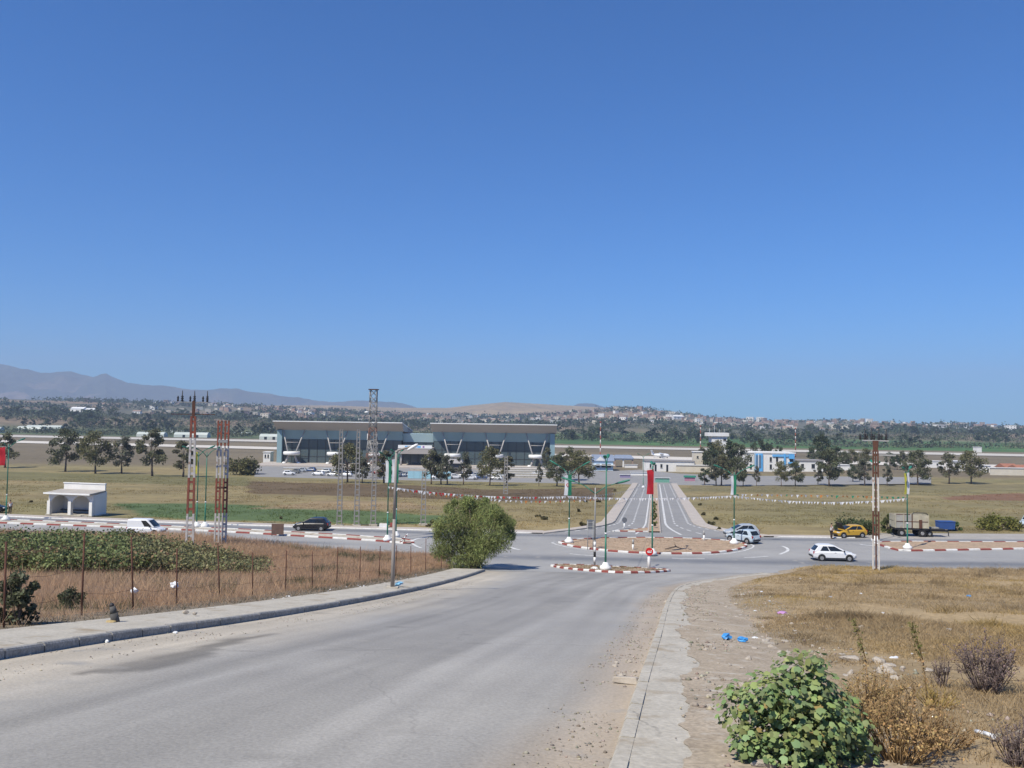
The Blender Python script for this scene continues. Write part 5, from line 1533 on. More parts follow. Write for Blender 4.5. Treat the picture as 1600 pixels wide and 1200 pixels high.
# ------------------------------------------------------------------ people
def person(label, loc, rz, shirt, arms='side', lean=0.0):
    t = thing('person', label, 'person', loc, rz)
    def skin_mesh(name, V, E, rad, m, sub=2):
        me = bpy.data.meshes.new(name); me.from_pydata(V, E, []); me.materials.append(m)
        o = link(bpy.data.objects.new(name, me), t)
        sk = o.modifiers.new('Skin', 'SKIN'); sk.use_smooth_shade = True
        for i, r_ in enumerate(rad): me.skin_vertices[0].data[i].radius = r_
        me.skin_vertices[0].data[0].use_root = True
        ss = o.modifiers.new('Sub', 'SUBSURF'); ss.levels = ss.render_levels = sub
        return o
    hx = lean
    if arms == 'fwd':
        hands = [(.32, -.2, 1.05), (.32, .2, 1.05)]; elb = [(.10, -.27, 1.10), (.10, .27, 1.10)]
    else:
        hands = [(.06, -.27, .80), (.06, .27, .80)]; elb = [(-.02, -.27, 1.08), (-.02, .27, 1.08)]
    V = [(0, 0, .92), (hx * .5, 0, 1.15), (hx, 0, 1.38), (hx, 0, 1.50), (hx + .02, 0, 1.60), (hx + .02, 0, 1.72),
         (hx, -.19, 1.40), elb[0], hands[0], (hx, .19, 1.40), elb[1], hands[1],
         (0, -.10, .86), (.02, -.11, .48), (0, -.11, .07), (.14, -.12, .035), (0, .10, .86), (.02, .11, .48), (0, .11, .07), (.14, .12, .035)]
    E = [(0, 1), (1, 2), (2, 3), (3, 4), (4, 5), (2, 6), (6, 7), (7, 8), (2, 9), (9, 10), (10, 11), (0, 12), (12, 13), (13, 14), (14, 15), (0, 16), (16, 17), (17, 18), (18, 19)]
    rad = [(.13, .15), (.12, .14), (.12, .16), (.055, .055), (.085, .075), (.075, .07), (.06, .06), (.045, .045), (.035, .03), (.06, .06), (.045, .045), (.035, .03),
           (.09, .09), (.065, .065), (.045, .045), (.04, .035), (.09, .09), (.065, .065), (.045, .045), (.04, .035)]
    skin_mesh('body', V, E, rad, M_skin)
    V2 = [(hx * .5, 0, 1.14), (0, 0, .93), (hx, 0, 1.37), (hx, -.18, 1.39), (hx * .5 + elb[0][0] * .5, -.24, 1.24), (hx, .18, 1.39), (hx * .5 + elb[1][0] * .5, .24, 1.24)]
    skin_mesh('shirt', V2, [(0, 1), (0, 2), (2, 3), (3, 4), (2, 5), (5, 6)], [(.145, .165), (.15, .17), (.135, .175), (.075, .075), (.07, .07), (.075, .075), (.07, .07)], shirt)
    V3 = [(0, 0, .93), (0, -.10, .84), (.02, -.11, .48), (0, -.11, .10), (0, .10, .84), (.02, .11, .48), (0, .11, .10)]
    skin_mesh('trousers', V3, [(0, 1), (1, 2), (2, 3), (0, 4), (4, 5), (5, 6)], [(.145, .165), (.105, .105), (.085, .085), (.065, .065), (.105, .105), (.085, .085), (.065, .065)], M_trouser)
    MB().lathe([(.06, 0), (.095, .05), (.085, .11), (.03, .15)], (hx + .0, 0, 1.66), 12).build('hair', M_black, t, smooth=True)
    for s in (-1, 1): MB().box((.15, s * .115, .04), (.27, .1, .08)).build('shoe', M_black, t, bevel=.02)
    return t
person('person in pale shirt and dark trousers standing at the open bonnet', place(1299, 842.5), .1, M_shirtw, 'fwd', .03)
person('person in white top behind the lamp post near the bus shelter', place(15.5, 803.5, .1), -1.2, mat('shirt_white', (.66, .66, .67)), 'side')

# ------------------------------------------------------------------ signs and posts
p = place(1014, 893, .15)
t = thing('road_sign', 'round red sign with white lettering on a white post, splitter island', 'sign', p)
hs_ = height_at(1014, 861.5, p); rs = 6.0 * p.y / F_PX
MB().tube((0, 0, -.1), (0, 0, hs_), .13, .13, 10).build('post', M_white, t)
def disc(r, y0, y1, z, n=24):
    return MB().tube((0, y0, z), (0, y1, z), r, r, n)
disc(rs, -.145, -.17, hs_).build('disc', mat('sign_red', (.55, .02, .02), (.48, .018, .018)), t)
disc(rs * .97, -.135, -.142, hs_).build('rim', M_white, t)
ar = MB()
def stroke(pts, r=.035):
    ar.path([(x * rs, -.18, hs_ + z * rs) for x, z in pts], r, 5)
stroke([(.45, .35), (.5, .0), (.42, -.2), (.1, -.22), (.0, -.12), (.1, .02), (.22, -.05), (.2, -.22)])
stroke([(.1, -.22), (-.35, -.22), (-.5, -.1), (-.45, .1)])
stroke([(-.12, -.22), (-.1, .05)]); stroke([(-.3, -.22), (-.28, .02)])
stroke([(.05, .25), (.12, .27)], .05); stroke([(-.3, .22), (-.23, .24)], .05)
ar.build('lettering', M_white, t)
p = place(921, 860, .15)
t = thing('road_sign', 'grey back of a square road sign on two posts, island', 'sign', p, -.15)
z0, z1 = height_at(924, 827, p), height_at(924, 812, p); s = p.y / F_PX
MB().box((.1, 0, (z0 + z1) / 2), (12 * s, .05, z1 - z0)).build('panel', mat('sign_back', (.13, .14, .16), (.11, .12, .135)), t)
for x in (-.18, .36): MB().tube((x, -.06, -.1), (x, -.06, z1 - .1), .04, .04, 8).build('post', M_grey, t)
for z in (.3, .7): MB().box((.1, -.045, z0 + (z1 - z0) * z), (12 * s * .9, .03, .06)).build('rail', M_grey, t)
for u, v, vt, lab, two in ((989, 861, 843, 'short grey and white marker post on the island', 1), (1100, 846, 829, 'short pale marker post at the far side of the island', 0), (975.5, 827, 809, 'small round sign back on a pale post at the avenue mouth', 2)):
    p = place(u, v, .1); h_ = height_at(u, vt, p)
    t = thing('marker_post', lab, 'post', p)
    MB().tube((0, 0, -.1), (0, 0, h_ * .55), .10, .10, 8).build('lower_post', M_white, t)
    MB().tube((0, 0, h_ * .55), (0, 0, h_), .10, .10, 8).build('upper_post', M_grey if two < 2 else M_white, t)
    if two == 2:
        o = disc(.32, -.12, -.15, h_ - .25).build('disc', mat('sign_back', (.13, .14, .16)), t)
p = place(433.5, 838.5, .1)
t = thing('board', 'rusty square metal board standing by the median kerb', 'board', p, .1)
MB().box((0, 0, .72), (1.3, .06, 1.15)).build('panel', mat('rusty_panel', (.16, .10, .075), (.10, .065, .05), 2, .8), t)
for x in (-.6, .6): MB().tube((x, .06, -.1), (x, .06, 1.3), .035, .035, 6).build('leg', M_rust, t)
p = place(599, 826, .1)
t = thing('concrete_block', 'white concrete block beyond the far pavement near the lamps', 'block', p, .05)
MB().box((0, 0, .25), (1.0, .5, .52), taper=.92).build('block_body', M_white, t, bevel=.03)
MB().box((0, 0, .53), (.8, .3, .06)).build('cap', M_concrete, t)
p = place(608 + 5, 825.5, .1)
t = thing('barrier', 'small red barrier right of the white concrete block', 'barrier', p, .05)
MB().box((0, 0, .32), (.62, .3, .5), taper=.8).build('barrier_body', M_kerbr, t, bevel=.03); MB().box((0, 0, .04), (.75, .45, .1)).build('foot', M_dark, t)
# fallen red and white pole near the median end
pa, pb_ = G(625, 850), G(643, 841)
t = thing('barrier_pole', 'red and white striped pole leaning at the median end', 'pole', (pa.x, pa.y, pa.z + .15))
dv = Vector((pb_.x - pa.x, (pb_.y - pa.y) * .25, .75))
for i in range(6): MB().tube(dv * (i / 6), dv * ((i + 1) / 6), .06, .06, 6).build('painted_band', M_kerbr if i % 2 == 0 else M_white, t)
MB().tube(dv * .6 - Vector((0, 0, .55)), dv * .6, .04, .04, 6).build('prop', M_rust, t)
# rubbish on the central island: a fallen branch
bp_ = place(1053, 861, .15)
t = thing('fallen_branch', 'dark broken branch lying on the central island', 'branch', bp_)
MB().path([(-.9, 0, .05), (-.3, .05, .18), (.2, 0, .30), (.9, -.05, .08)], [.05, .07, .06, .03], 6).build('limb', M_bark, t)
MB().path([(.2, 0, .3), (.1, .1, .55)], [.05, .03], 5).build('stub', M_bark, t)

# median plants on the avenue
for i, y in enumerate(np.linspace(104, 150, 9)):
    a = av(y, .08); shrub('median_shrub', 'low yellow green shrub on the narrow avenue median', 'bush', (a[0], a[1], float(T0(*a)) + .2), .42, random.uniform(.8, 1.5), 160, .24, (.15, .17, .05), 'shrubs along the avenue median', seed=140 + i, stems=False)

# ------------------------------------------------------------------ airport terminal
tl, trr = G(434, 725), G(866, 731)
TY = (tl.y + trr.y) / 2
tX0 = ray(434, 725)[0] * TY; tX1 = ray(866, 731)[0] * TY
TW = tX1 - tX0; PXM = TW / 432.0
term = thing('airport_terminal', 'long glass fronted terminal with taupe roof and teal cladding', 'building', (tX0, TY, Z_PLAIN))
def tx(u): return (u - 434) * PXM
HG, HS, HT = 10.4, 14.2, 17.6
blocks = ((tx(434), tx(628)), (tx(676), tx(866)))
for bi, (a, b_) in enumerate(blocks):
    n = 14
    x0 = a + (2.2 if bi == 0 else .3); x1 = b_ - (2.2 if bi else .3)
    pn = None
    for i in range(n):
        w = (x1 - x0) / n
        if pn is None:
            pn = MB().box((w / 2, .05, HG / 2 + .1), (w - .22, .08, HG - .3)).build('glass_pane', M_tglass, term); pn.location = (x0, 0, 0); mn = MB().box((0, .05, HG / 2), (.2, .3, HG)).build('mullion', M_dark, term); mn.location = (x0, 0, 0)
        else:
            o = child(pn, term); o.location = (x0 + i * w, 0, 0)
            o = child(mn, term); o.location = (x0 + i * w, 0, 0)
    for z in (3.3, 6.8): MB().box(((x0 + x1) / 2, -.02, z), (x1 - x0, .14, .16)).build('transom', M_dark, term)
    MB().box(((a + b_) / 2, 14, HG / 2), (b_ - a - 1.0, 27, HG - .1)).build('inner_hall', mat('dark_hall', (.05, .055, .06)), term)
    # spandrel leaning slightly out, fascia leaning out more
    MB().add([(a, .2, HG), (b_, .2, HG), (b_, -1.2, HS), (a, -1.2, HS), (a, 1.2, HG), (b_, 1.2, HG), (b_, 1.2, HS), (a, 1.2, HS)], [(0, 1, 2, 3), (7, 6, 5, 4), (0, 4, 5, 1), (3, 2, 6, 7), (0, 3, 7, 4), (1, 5, 6, 2)]).build('spandrel', M_teal, term)
    y0, y1 = -1.3, -6.5
    MB().add([(a - .6, y0, HS), (b_ + .6, y0, HS), (b_ + .6, y1, HT), (a - .6, y1, HT), (a - .6, 30, HS - 1.2), (b_ + .6, 30, HS - 1.2), (b_ + .6, 30, HS - .5), (a - .6, 30, HS - .5)], [(0, 1, 2, 3), (7, 6, 5, 4), (0, 4, 5, 1), (3, 2, 6, 7), (0, 3, 7, 4), (1, 5, 6, 2)]).build('roof', M_fascia, term)
    MB().add([(a - .7, y1 - .15, HT + .02), (b_ + .7, y1 - .15, HT + .02), (b_ + .7, 30.2, HS - .4), (a - .7, 30.2, HS - .4), (a - .7, y1 - .15, HT + .40), (b_ + .7, y1 - .15, HT + .40), (b_ + .7, 30.2, HS), (a - .7, 30.2, HS)], [(0, 3, 2, 1), (4, 5, 6, 7), (0, 1, 5, 4), (1, 2, 6, 5), (2, 3, 7, 6), (3, 0, 4, 7)]).build('roof_edge', M_roofw, term)
    xe = a + 1.0 if bi == 0 else b_ - 1.0
    MB().box((xe, 11, HS / 2), (2.0, 26, HS - .05)).build('end_wall', M_teal, term)
    # V columns standing on round kiosks
    for c in ((460, 527, 591) if bi == 0 else (708, 774, 838)):
        cx = tx(c)
        for s in (-1, 1):
            MB().tube((cx + s * 1.6, -4.6, 5.0), (cx + s * 4.4, -1.9, HS - .1), .30, .24, 8).build('strut', M_column, term)
            MB().tube((cx + s * 1.1, -4.6, 4.2), (cx + s * 2.6, -4.6, .3), .42, .5, 8).build('leg', M_column, term)
            MB().lathe([(.9, 0), (.8, .7), (.5, 1.0)], (cx + s * 3.0, -4.8, .25), 10).build('footing', M_white, term)
        MB().path([(cx - 2.5, -3.9, 9.2), (cx + 2.5, -3.9, 9.2)], .12, 6).build('tie', M_column, term)
        MB().lathe([(3.0, 0), (3.4, .25), (3.4, 1.1), (3.2, 1.35)], (cx, -4.6, 4.1), 22).build('drum', M_white, term)
        MB().lathe([(4.6, 0), (4.6, .3)], (cx, -4.6, .02), 22).build('plinth', M_concrete, term)
a, b_ = blocks[0][1], blocks[1][0]
MB().add([(a, 2, HG - .6), (b_, 2, HG - .6), (b_, 1.2, HS - .9), (a, 1.2, HS - .9), (a, 12, HG - .6), (b_, 12, HG - .6), (b_, 12, HS - .9), (a, 12, HS - .9)], [(0, 1, 2, 3), (7, 6, 5, 4), (0, 4, 5, 1), (3, 2, 6, 7), (0, 3, 7, 4), (1, 5, 6, 2)]).build('link_cladding', mat('teal_sunlit', (.36, .47, .49), (.33, .44, .46), .1, .5), term)  # lighter copy of the teal cladding: sunlight on the link put into its colour
for i in range(4):
    w = (b_ - a) / 4; MB().box((a + (i + .5) * w, 2.4, 4.9), (w - .25, .1, 9.6)).build('glass_pane', M_tglass, term)
MB().box(((a + b_) / 2, 8, 4.9), (b_ - a - .2, 9, 9.7)).build('link_hall', mat('dark_hall', (.05, .055, .06)), term)
MB().box(((a + b_) / 2 + .2, -5, 6.6), (13.2, 12, 2.4), taper=1.04).build('entrance_canopy', M_fascia, term)
MB().box(((a + b_) / 2 + .2, -11.2, 8.3), (13.6, .3, 1.3)).build('sign_board', M_white, term)
for i, (x, w) in enumerate(((-3.2, 1.2), (-1.5, 1.6), (.3, 1.0), (1.8, 1.4), (3.6, .7))):
    MB().box(((a + b_) / 2 + x, -11.38, 8.3), (w, .06, .7)).build('sign_letter', M_blue if i < 4 else mat('sign_violet', (.3, .15, .4)), term)
for x in (-5.6, 5.6): MB().tube(((a + b_) / 2 + x, -9.5, .1), ((a + b_) / 2 + x * .95, -9.5, 5.6), .4, .3, 8).build('canopy_column', M_column, term)
# plaza slab before the terminal and low white terrace walls
pl = MB().box((tX0 + TW / 2, TY - 8.5, Z_PLAIN + .35), (TW + 10, 26, .7)).build('plaza', M_paving); tag(pl, kind='structure')
for i, (u0, u1, v) in enumerate(((738, 862, 733.5), (742, 860, 736.5), (750, 866, 740), (756, 868, 744), (772, 870, 748), (440, 545, 736), (640, 735, 736.5))):
    p_, q_ = G(u0, v), G(u1, v); y_ = (p_.y + q_.y) / 2
    t = thing('terrace_wall', 'low white terrace wall %s' % ['nearest the terminal on its right', 'second from the terminal on its right', 'third from the terminal on its right', 'fourth from the terminal on its right', 'farthest from the terminal on its right', 'above the parked cars on the left', 'behind the pale blue hoarding'][i], 'wall', (p_.x, y_, Z_PLAIN + .25))
    L_ = q_.x - p_.x
    MB().box((L_ / 2, 0, .35), (L_, .6, .8)).build('wall_body', M_concrete, t); MB().box((L_ / 2, 0, .8), (L_ + .1, .8, .12)).build('coping', M_wall, t)
p_, q_ = G(637, 748.5), G(704, 750)
t = thing('hoarding', 'pale blue hoarding across the car park before the terminal', 'hoarding', (p_.x, p_.y, Z_PLAIN + .3)); L_ = q_.x - p_.x
for i in range(7): MB().box(((i + .5) * L_ / 7, 0, 1.2), (L_ / 7 - .08, .1, 2.3)).build('panel', mat('hoarding_blue', (.30, .50, .58), (.26, .45, .53)), t)
for i in range(8): MB().box((i * L_ / 7, .12, 1.1), (.1, .1, 2.6)).build('post', M_grey, t)
p_ = G(709, 741)
t = thing('kiosk', 'small grey hipped roof kiosk before the right half of the terminal', 'kiosk', (p_.x, p_.y, Z_PLAIN + .2))
MB().box((0, 0, 1.9), (5.4, 4.4, 3.8)).build('wall', mat('kiosk_dark', (.13, .12, .115)), t); MB().box((0, 0, 4.5), (7.0, 6.0, 1.4), taper=.75).build('roof', mat('kiosk_roof', (.36, .34, .33)), t)
MB().box((-.6, -2.22, 1.4), (1.2, .06, 2.5)).build('door', M_shade, t)

# ------------------------------------------------------------------ other airport buildings
def building(name, label, u0, u1, vb, vt, depth, wall, roof='flat', wins=(), win_m=None, cat='building', doors=(), roof_m=None, vbase_z=None, par=.35):
    p_, q_ = G(u0, vb), G(u1, vb); y_ = (p_.y + q_.y) / 2
    x0, x1 = ray(u0, vb)[0] * y_, ray(u1, vb)[0] * y_
    zb = Z_PLAIN if y_ > 262 else min(p_.z, q_.z)
    t = thing(name, label, cat, (x0, y_, zb)); w = x1 - x0
    h_ = height_at((u0 + u1) / 2, vt, Vector((0, y_, zb)))
    hw = h_ if roof == 'flat' else h_ * .62
    MB().box((w / 2, depth / 2, hw / 2 - .3), (w, depth, hw + .6)).build('wall', wall, t)
    if roof == 'flat': MB().box((w / 2, depth / 2, h_ + par / 2), (w + .5, depth + .5, par)).build('roof', roof_m or M_roofw, t)
    elif roof == 'gable':
        MB().add([(-.5, -.5, hw), (w + .5, -.5, hw), (w + .5, depth + .5, hw), (-.5, depth + .5, hw), (-.5, depth / 2, h_), (w + .5, depth / 2, h_)], [(0, 1, 5, 4), (2, 3, 4, 5), (0, 4, 3), (1, 2, 5), (3, 2, 1, 0)]).build('roof', roof_m or M_slate, t)
    for (a, b_, c, d) in wins:
        wo_ = MB().box(((a + b_) / 2 * w, -.03, (c + d) / 2 * hw), ((b_ - a) * w, .1, (d - c) * hw)).build('window', win_m or M_shade, t)
        MB().box(((a + b_) / 2 * w, -.09, c * hw - .06), ((b_ - a) * w + .2, .2, .12)).build('sill', M_concrete, wo_)
    for (a, b_, d) in doors: MB().box(((a + b_) / 2 * w, -.03, d * hw / 2), ((b_ - a) * w, .1, d * hw)).build('door', M_shade, t)
    return t, w, hw, h_
t, w, hw, h_ = building('gatehouse', 'pale blue gatehouse with slate gable at the end of the avenue', 928, 958, 735.5, 711, 9, M_pblue, 'gable', [(.12, .3, .35, .7), (.4, .6, .35, .7), (.7, .88, .35, .7)], doors=[(.62, .7, .6)])
MB().add([(w * .05, -.12, hw - .05), (w * .6, -.12, hw - .05), (w * .33, -.12, h_ - .5)], [(0, 1, 2)]).build('pediment', M_wall, t)
MB().box((w / 2, -.5, hw * .62 - .1), (w + 1.2, 1.2, .25)).build('canopy', M_wall, t)
p_, q_ = G(960, 730), G(988, 730)
t = thing('gate_canopy', 'slate roofed entrance canopy on red and white columns right of the gatehouse', 'canopy', (p_.x, p_.y, Z_PLAIN)); w = q_.x - p_.x; h_ = height_at(974, 711, Vector((0, p_.y, Z_PLAIN)))
MB().add([(-.5, -.5, h_ * .72), (w + .5, -.5, h_ * .72), (w + .5, 6.5, h_ * .72), (-.5, 6.5, h_ * .72), (.6, 3, h_), (w - .6, 3, h_)], [(0, 1, 5, 4), (2, 3, 4, 5), (0, 4, 3), (1, 2, 5), (3, 2, 1, 0)]).build('roof', M_slate, t)
MB().box((w / 2, 3, h_ * .66), (w, 6, h_ * .1)).build('beam', M_wall, t)
for f, m in ((.02, M_brick), (.48, M_wall), (.98, M_brick)): MB().box((f * w, .4, h_ * .3), (.6, .6, h_ * .62)).build('column', m, t)
building('boundary_wall', 'short white wall in front of the entrance canopy', 976, 996, 731, 726, .6, M_wall, cat='wall', par=.12)
building('boundary_wall', 'bright white wall section at the head of the avenue', 986, 1012, 744, 738.3, .6, M_wall, cat='wall', par=.12)
t = building('billboard', 'low purple board left of the white wall at the avenue head', 969, 985, 748, 742, .4, mat('board_violet', (.28, .24, .38)), cat='billboard', par=.1)
t = building('billboard', 'low board with green and pink stripes right of the avenue head', 1070, 1086, 753, 746, .4, mat('board_pink', (.42, .20, .28)), cat='billboard', par=.6, roof_m=mat('board_green', (.05, .25, .18)))
building('billboard', 'long green banner board crossing the right avenue lanes', 1024, 1046, 755, 747, .3, mat('board_greenpale', (.10, .30, .22), (.2, .36, .30), 3), cat='billboard', par=.1)
building('storehouse', 'long low white storehouse with grey flat roof beyond the avenue', 1009, 1085, 737, 721.5, 8, M_wall, 'flat', [(.08, .11, .4, .75), (.30, .34, .4, .75)], doors=[(.18, .22, .7), (.42, .46, .7)], roof_m=mat('grey_roof', (.28, .27, .27)), par=.5)
building('boundary_wall', 'long cream boundary wall right of the avenue', 1057, 1115, 738, 727.5, .7, M_cream, cat='wall', par=.3)
t, w, hw, h_ = building('water_tower', 'square cream tower block at the end of the storehouse', 1084.5, 1098, 737, 706.5, 4, M_cream, 'flat', [(.3, .5, .7, .8)], par=.3, roof_m=M_wall)
t, w, hw, h_ = building('control_building', 'white flat roofed control building rising above the trees', 1112, 1136, 728, 682, 6, M_wall, 'flat', [(.75, .93, .86, .93)], par=.3)
MB().box((w * .42, 2.8, h_ + .9), (w * 1.35, 7.2, 1.6)).build('upper_storey', M_wall, t)
for i in range(7): MB().tube((w * (-.1 + .16 * i), 1.5, h_ + 1.6), (w * (-.1 + .16 * i), 1.5, h_ + random.uniform(3, 5)), .09, .05, 5).build('aerial', M_rust if i % 2 else M_white, t)
t, w, hw, h_ = building('office_building', 'white and bright blue two storey office building among trees', 1160, 1242, 737, 708.5, 12, M_wall, 'flat', [(.14, .18, .55, .8), (.14, .18, .15, .4), (.52, .56, .55, .8), (.52, .56, .15, .4), (.64, .68, .55, .8), (.9, .97, .45, .75)], par=.5, roof_m=M_wall)
MB().box((w * .30, -.25, h_ * .5), (w * .16, .5, h_ * .98)).build('blue_bay', M_blue, t)
for f in (.27, .33): MB().box((w * f, -.55, h_ * .55), (w * .035, .1, h_ * .7)).build('window', mat('blue_glass', (.12, .2, .3), None, 1, .15), t)
MB().box((w * .30, -.6, h_ * .5), (w * .012, .2, h_ * .9)).build('fin', M_wall, t)
MB().box((w * .23, -.3, h_ * .53), (w * .02, .6, h_ * 1.06)).build('fin', M_pblue, t)
MB().box((w * .72, -.2, h_ * .88), (w * .3, .4, h_ * .1)).build('blue_band', M_blue, t)
MB().box((w * .80, -.3, h_ * .62), (w * .03, .6, h_ * .75)).build('blue_fin', M_blue, t)
MB().box((w * .93, -.4, h_ * .85), (w * .10, .8, h_ * .25)).build('blue_bay', M_blue, t)
MB().box((w * .93, -.4, h_ * .5), (w * .12, .9, h_ * .09)).build('blue_band', M_blue, t)
building('low_building', 'low white building with grey roof right of the blue office', 1246, 1286, 737, 721, 9, M_wall, 'flat', [(.15, .25, .35, .75), (.55, .68, .35, .75), (.8, .92, .35, .75)], roof_m=mat('grey_roof', (.28, .27, .27)), par=.6)
building('hut', 'small white hut far right of the blue office among dark trees', 1308, 1330, 735, 727, 5, M_wall, par=.2)
building('hut', 'white block hut between the first two right hand trees', 1452, 1475, 731, 721, 5, M_wall, par=.2, wins=[(.5, .6, .4, .7)])
building('hut', 'white hut behind the second right hand tree', 1489, 1508, 736, 721, 6, M_wall, par=.2, wins=[(.2, .3, .4, .6)])
building('hut', 'small white hut at the left end of the cream wall', 1539, 1548, 738.5, 728, 5, M_wall, par=.2, doors=[(.4, .65, .6)])
building('boundary_wall', 'long cream boundary wall at the right edge', 1548, 1640, 743, 732, .6, M_cream, cat='wall', par=.3)
building('house', 'white house with red tiled gable behind the cream wall', 1573, 1592, 741, 725, 8, M_wall, 'gable', roof_m=M_tile, wins=[(.3, .45, .4, .7)], cat='house')
building('house', 'white house with red roof cut off by the right edge', 1593, 1625, 743, 727, 8, M_wall, 'gable', roof_m=M_tile, cat='house')
building('cabin', 'small white cabin beyond the runway at the right', 1526, 1534, 707, 699, 5, M_wall, par=.3)
building('hut', 'cluster hut left of the terminal with white walls', 411, 422, 723, 707, 5, M_wall, wins=[(.2, .4, .5, .8), (.6, .8, .5, .8)], par=.3)
# masts
for u, vb, vt, lab in ((938, 713, 661, 'red and white mast behind the gatehouse'), (1094.5, 712, 667, 'red and white mast left of the control building'), (1243, 714, 671, 'red and white mast behind the blue office')):
    p_ = G(u, vb); h_ = height_at(u, vt, p_); t = thing('striped_mast', lab, 'mast', p_)
    for i in range(8): MB().tube((0, 0, h_ * i / 8), (0, 0, h_ * (i + 1) / 8), .32, .32, 6).build('painted_section', M_pyl_r if i % 2 == 0 else M_pyl_w, t)
    MB().lathe([(.5, 0), (.5, .8), (.1, 1.0)], (0, 0, h_), 8).build('beacon', M_pyl_r, t)
# small airliner on the apron
p_ = G(1032, 716.5)
pln = thing('airplane', 'small white airplane parked on the taxiway', 'airplane', (p_.x, p_.y, Z_PLAIN + .3), R(-4))
LZ = 1.5
rings = []
for x, r, z in ((-4.9, .15, .5), (-3.4, .55, .2), (-1.5, .95, 0), (2.5, 1.0, 0), (4.0, .8, -.05), (4.9, .2, -.2)):
    rings.append([(x, r * math.cos(k * math.pi / 6), LZ + z + r * math.sin(k * math.pi / 6)) for k in range(12)])
MB().loft(rings).build('fuselage', PW, pln, smooth=True)
MB().loft([[(1.2, 0, LZ + .8), (-.6, 0, LZ + .8), (-.6, 0, LZ + .95), (1.2, 0, LZ + .95)], [(.7, -6, LZ + 1.0), (-.2, -6, LZ + 1.0), (-.2, -6, LZ + 1.08), (.7, -6, LZ + 1.08)]]).build('wing', PW, pln)
MB().loft([[(1.2, 0, LZ + .8), (-.6, 0, LZ + .8), (-.6, 0, LZ + .95), (1.2, 0, LZ + .95)], [(.7, 6, LZ + 1.0), (-.2, 6, LZ + 1.0), (-.2, 6, LZ + 1.08), (.7, 6, LZ + 1.08)]]).build('wing', PW, pln)
MB().add([(-3.2, -.08, LZ + .4), (-4.6, -.08, LZ + .5), (-5.3, -.08, LZ + 2.6), (-4.4, -.08, LZ + 2.6), (-3.2, .08, LZ + .4), (-4.6, .08, LZ + .5), (-5.3, .08, LZ + 2.6), (-4.4, .08, LZ + 2.6)], [(0, 1, 2, 3), (7, 6, 5, 4), (0, 4, 5, 1), (1, 5, 6, 2), (2, 6, 7, 3), (3, 7, 4, 0)]).build('tail_fin', PW, pln)
MB().box((-4.8, 0, LZ + 2.55), (.9, 3.6, .1)).build('tailplane', PW, pln)
for x, y in ((3.6, 0), (-.2, -1.2), (-.2, 1.2)): MB().tube((x, y - .15, .3), (x, y + .15, .3), .3, .3, 10).build('wheel', M_black, pln)
for y in (-2, 2): MB().tube((1.6, y, LZ + .7), (-.4, y, LZ + .75), .32, .25, 8).build('engine', PW, pln)

# greenhouses beyond the runway, left
def greenhouse(u0, u1, v, vt, i):
    p_, q_ = G(u0, v), G(u1, v); y_ = (p_.y + q_.y) / 2; L_ = abs(q_.x - p_.x); h_ = height_at((u0 + u1) / 2, vt, Vector((0, y_, p_.z)))
    t = thing('greenhouse', 'long pale polytunnel beyond the runway, %s' % i, 'greenhouse', (p_.x, y_, min(p_.z, q_.z)))
    prof = [(0, 0), (.1, h_ * .55), (2.0, h_ * .9), (4.5, h_), (7, h_ * .9), (8.9, h_ * .55), (9, 0)]
    MB().loft([[(x, a, b_) for a, b_ in prof] for x in (0, L_)]).build('cover', mat('polythene', (.50, .53, .48), (.42, .46, .42), .05, .5), t)
    for k in range(2): MB().box((L_ * (.3 + .4 * k), .0, h_ * .25), (2.2, .3, h_ * .5)).build('door', M_shade, t)
for i, (a, b_, v, vt) in enumerate(((-60, 12, 676, 667), (14, 78, 675.5, 666), (28, 106, 669, 664.5), (206, 262, 682.5, 675), (264, 330, 683.5, 675.5), (222, 296, 676.5, 673), (402, 440, 687, 678), (340, 400, 678, 675))):
    greenhouse(a, b_, v, vt, ['farthest left', 'left of the first roadside tree', 'higher one behind the left pair', 'left one behind the small trees', 'right one behind the lattice pylon', 'higher one behind the lattice pylon', 'next to the terminal', 'far one left of the terminal'][i])

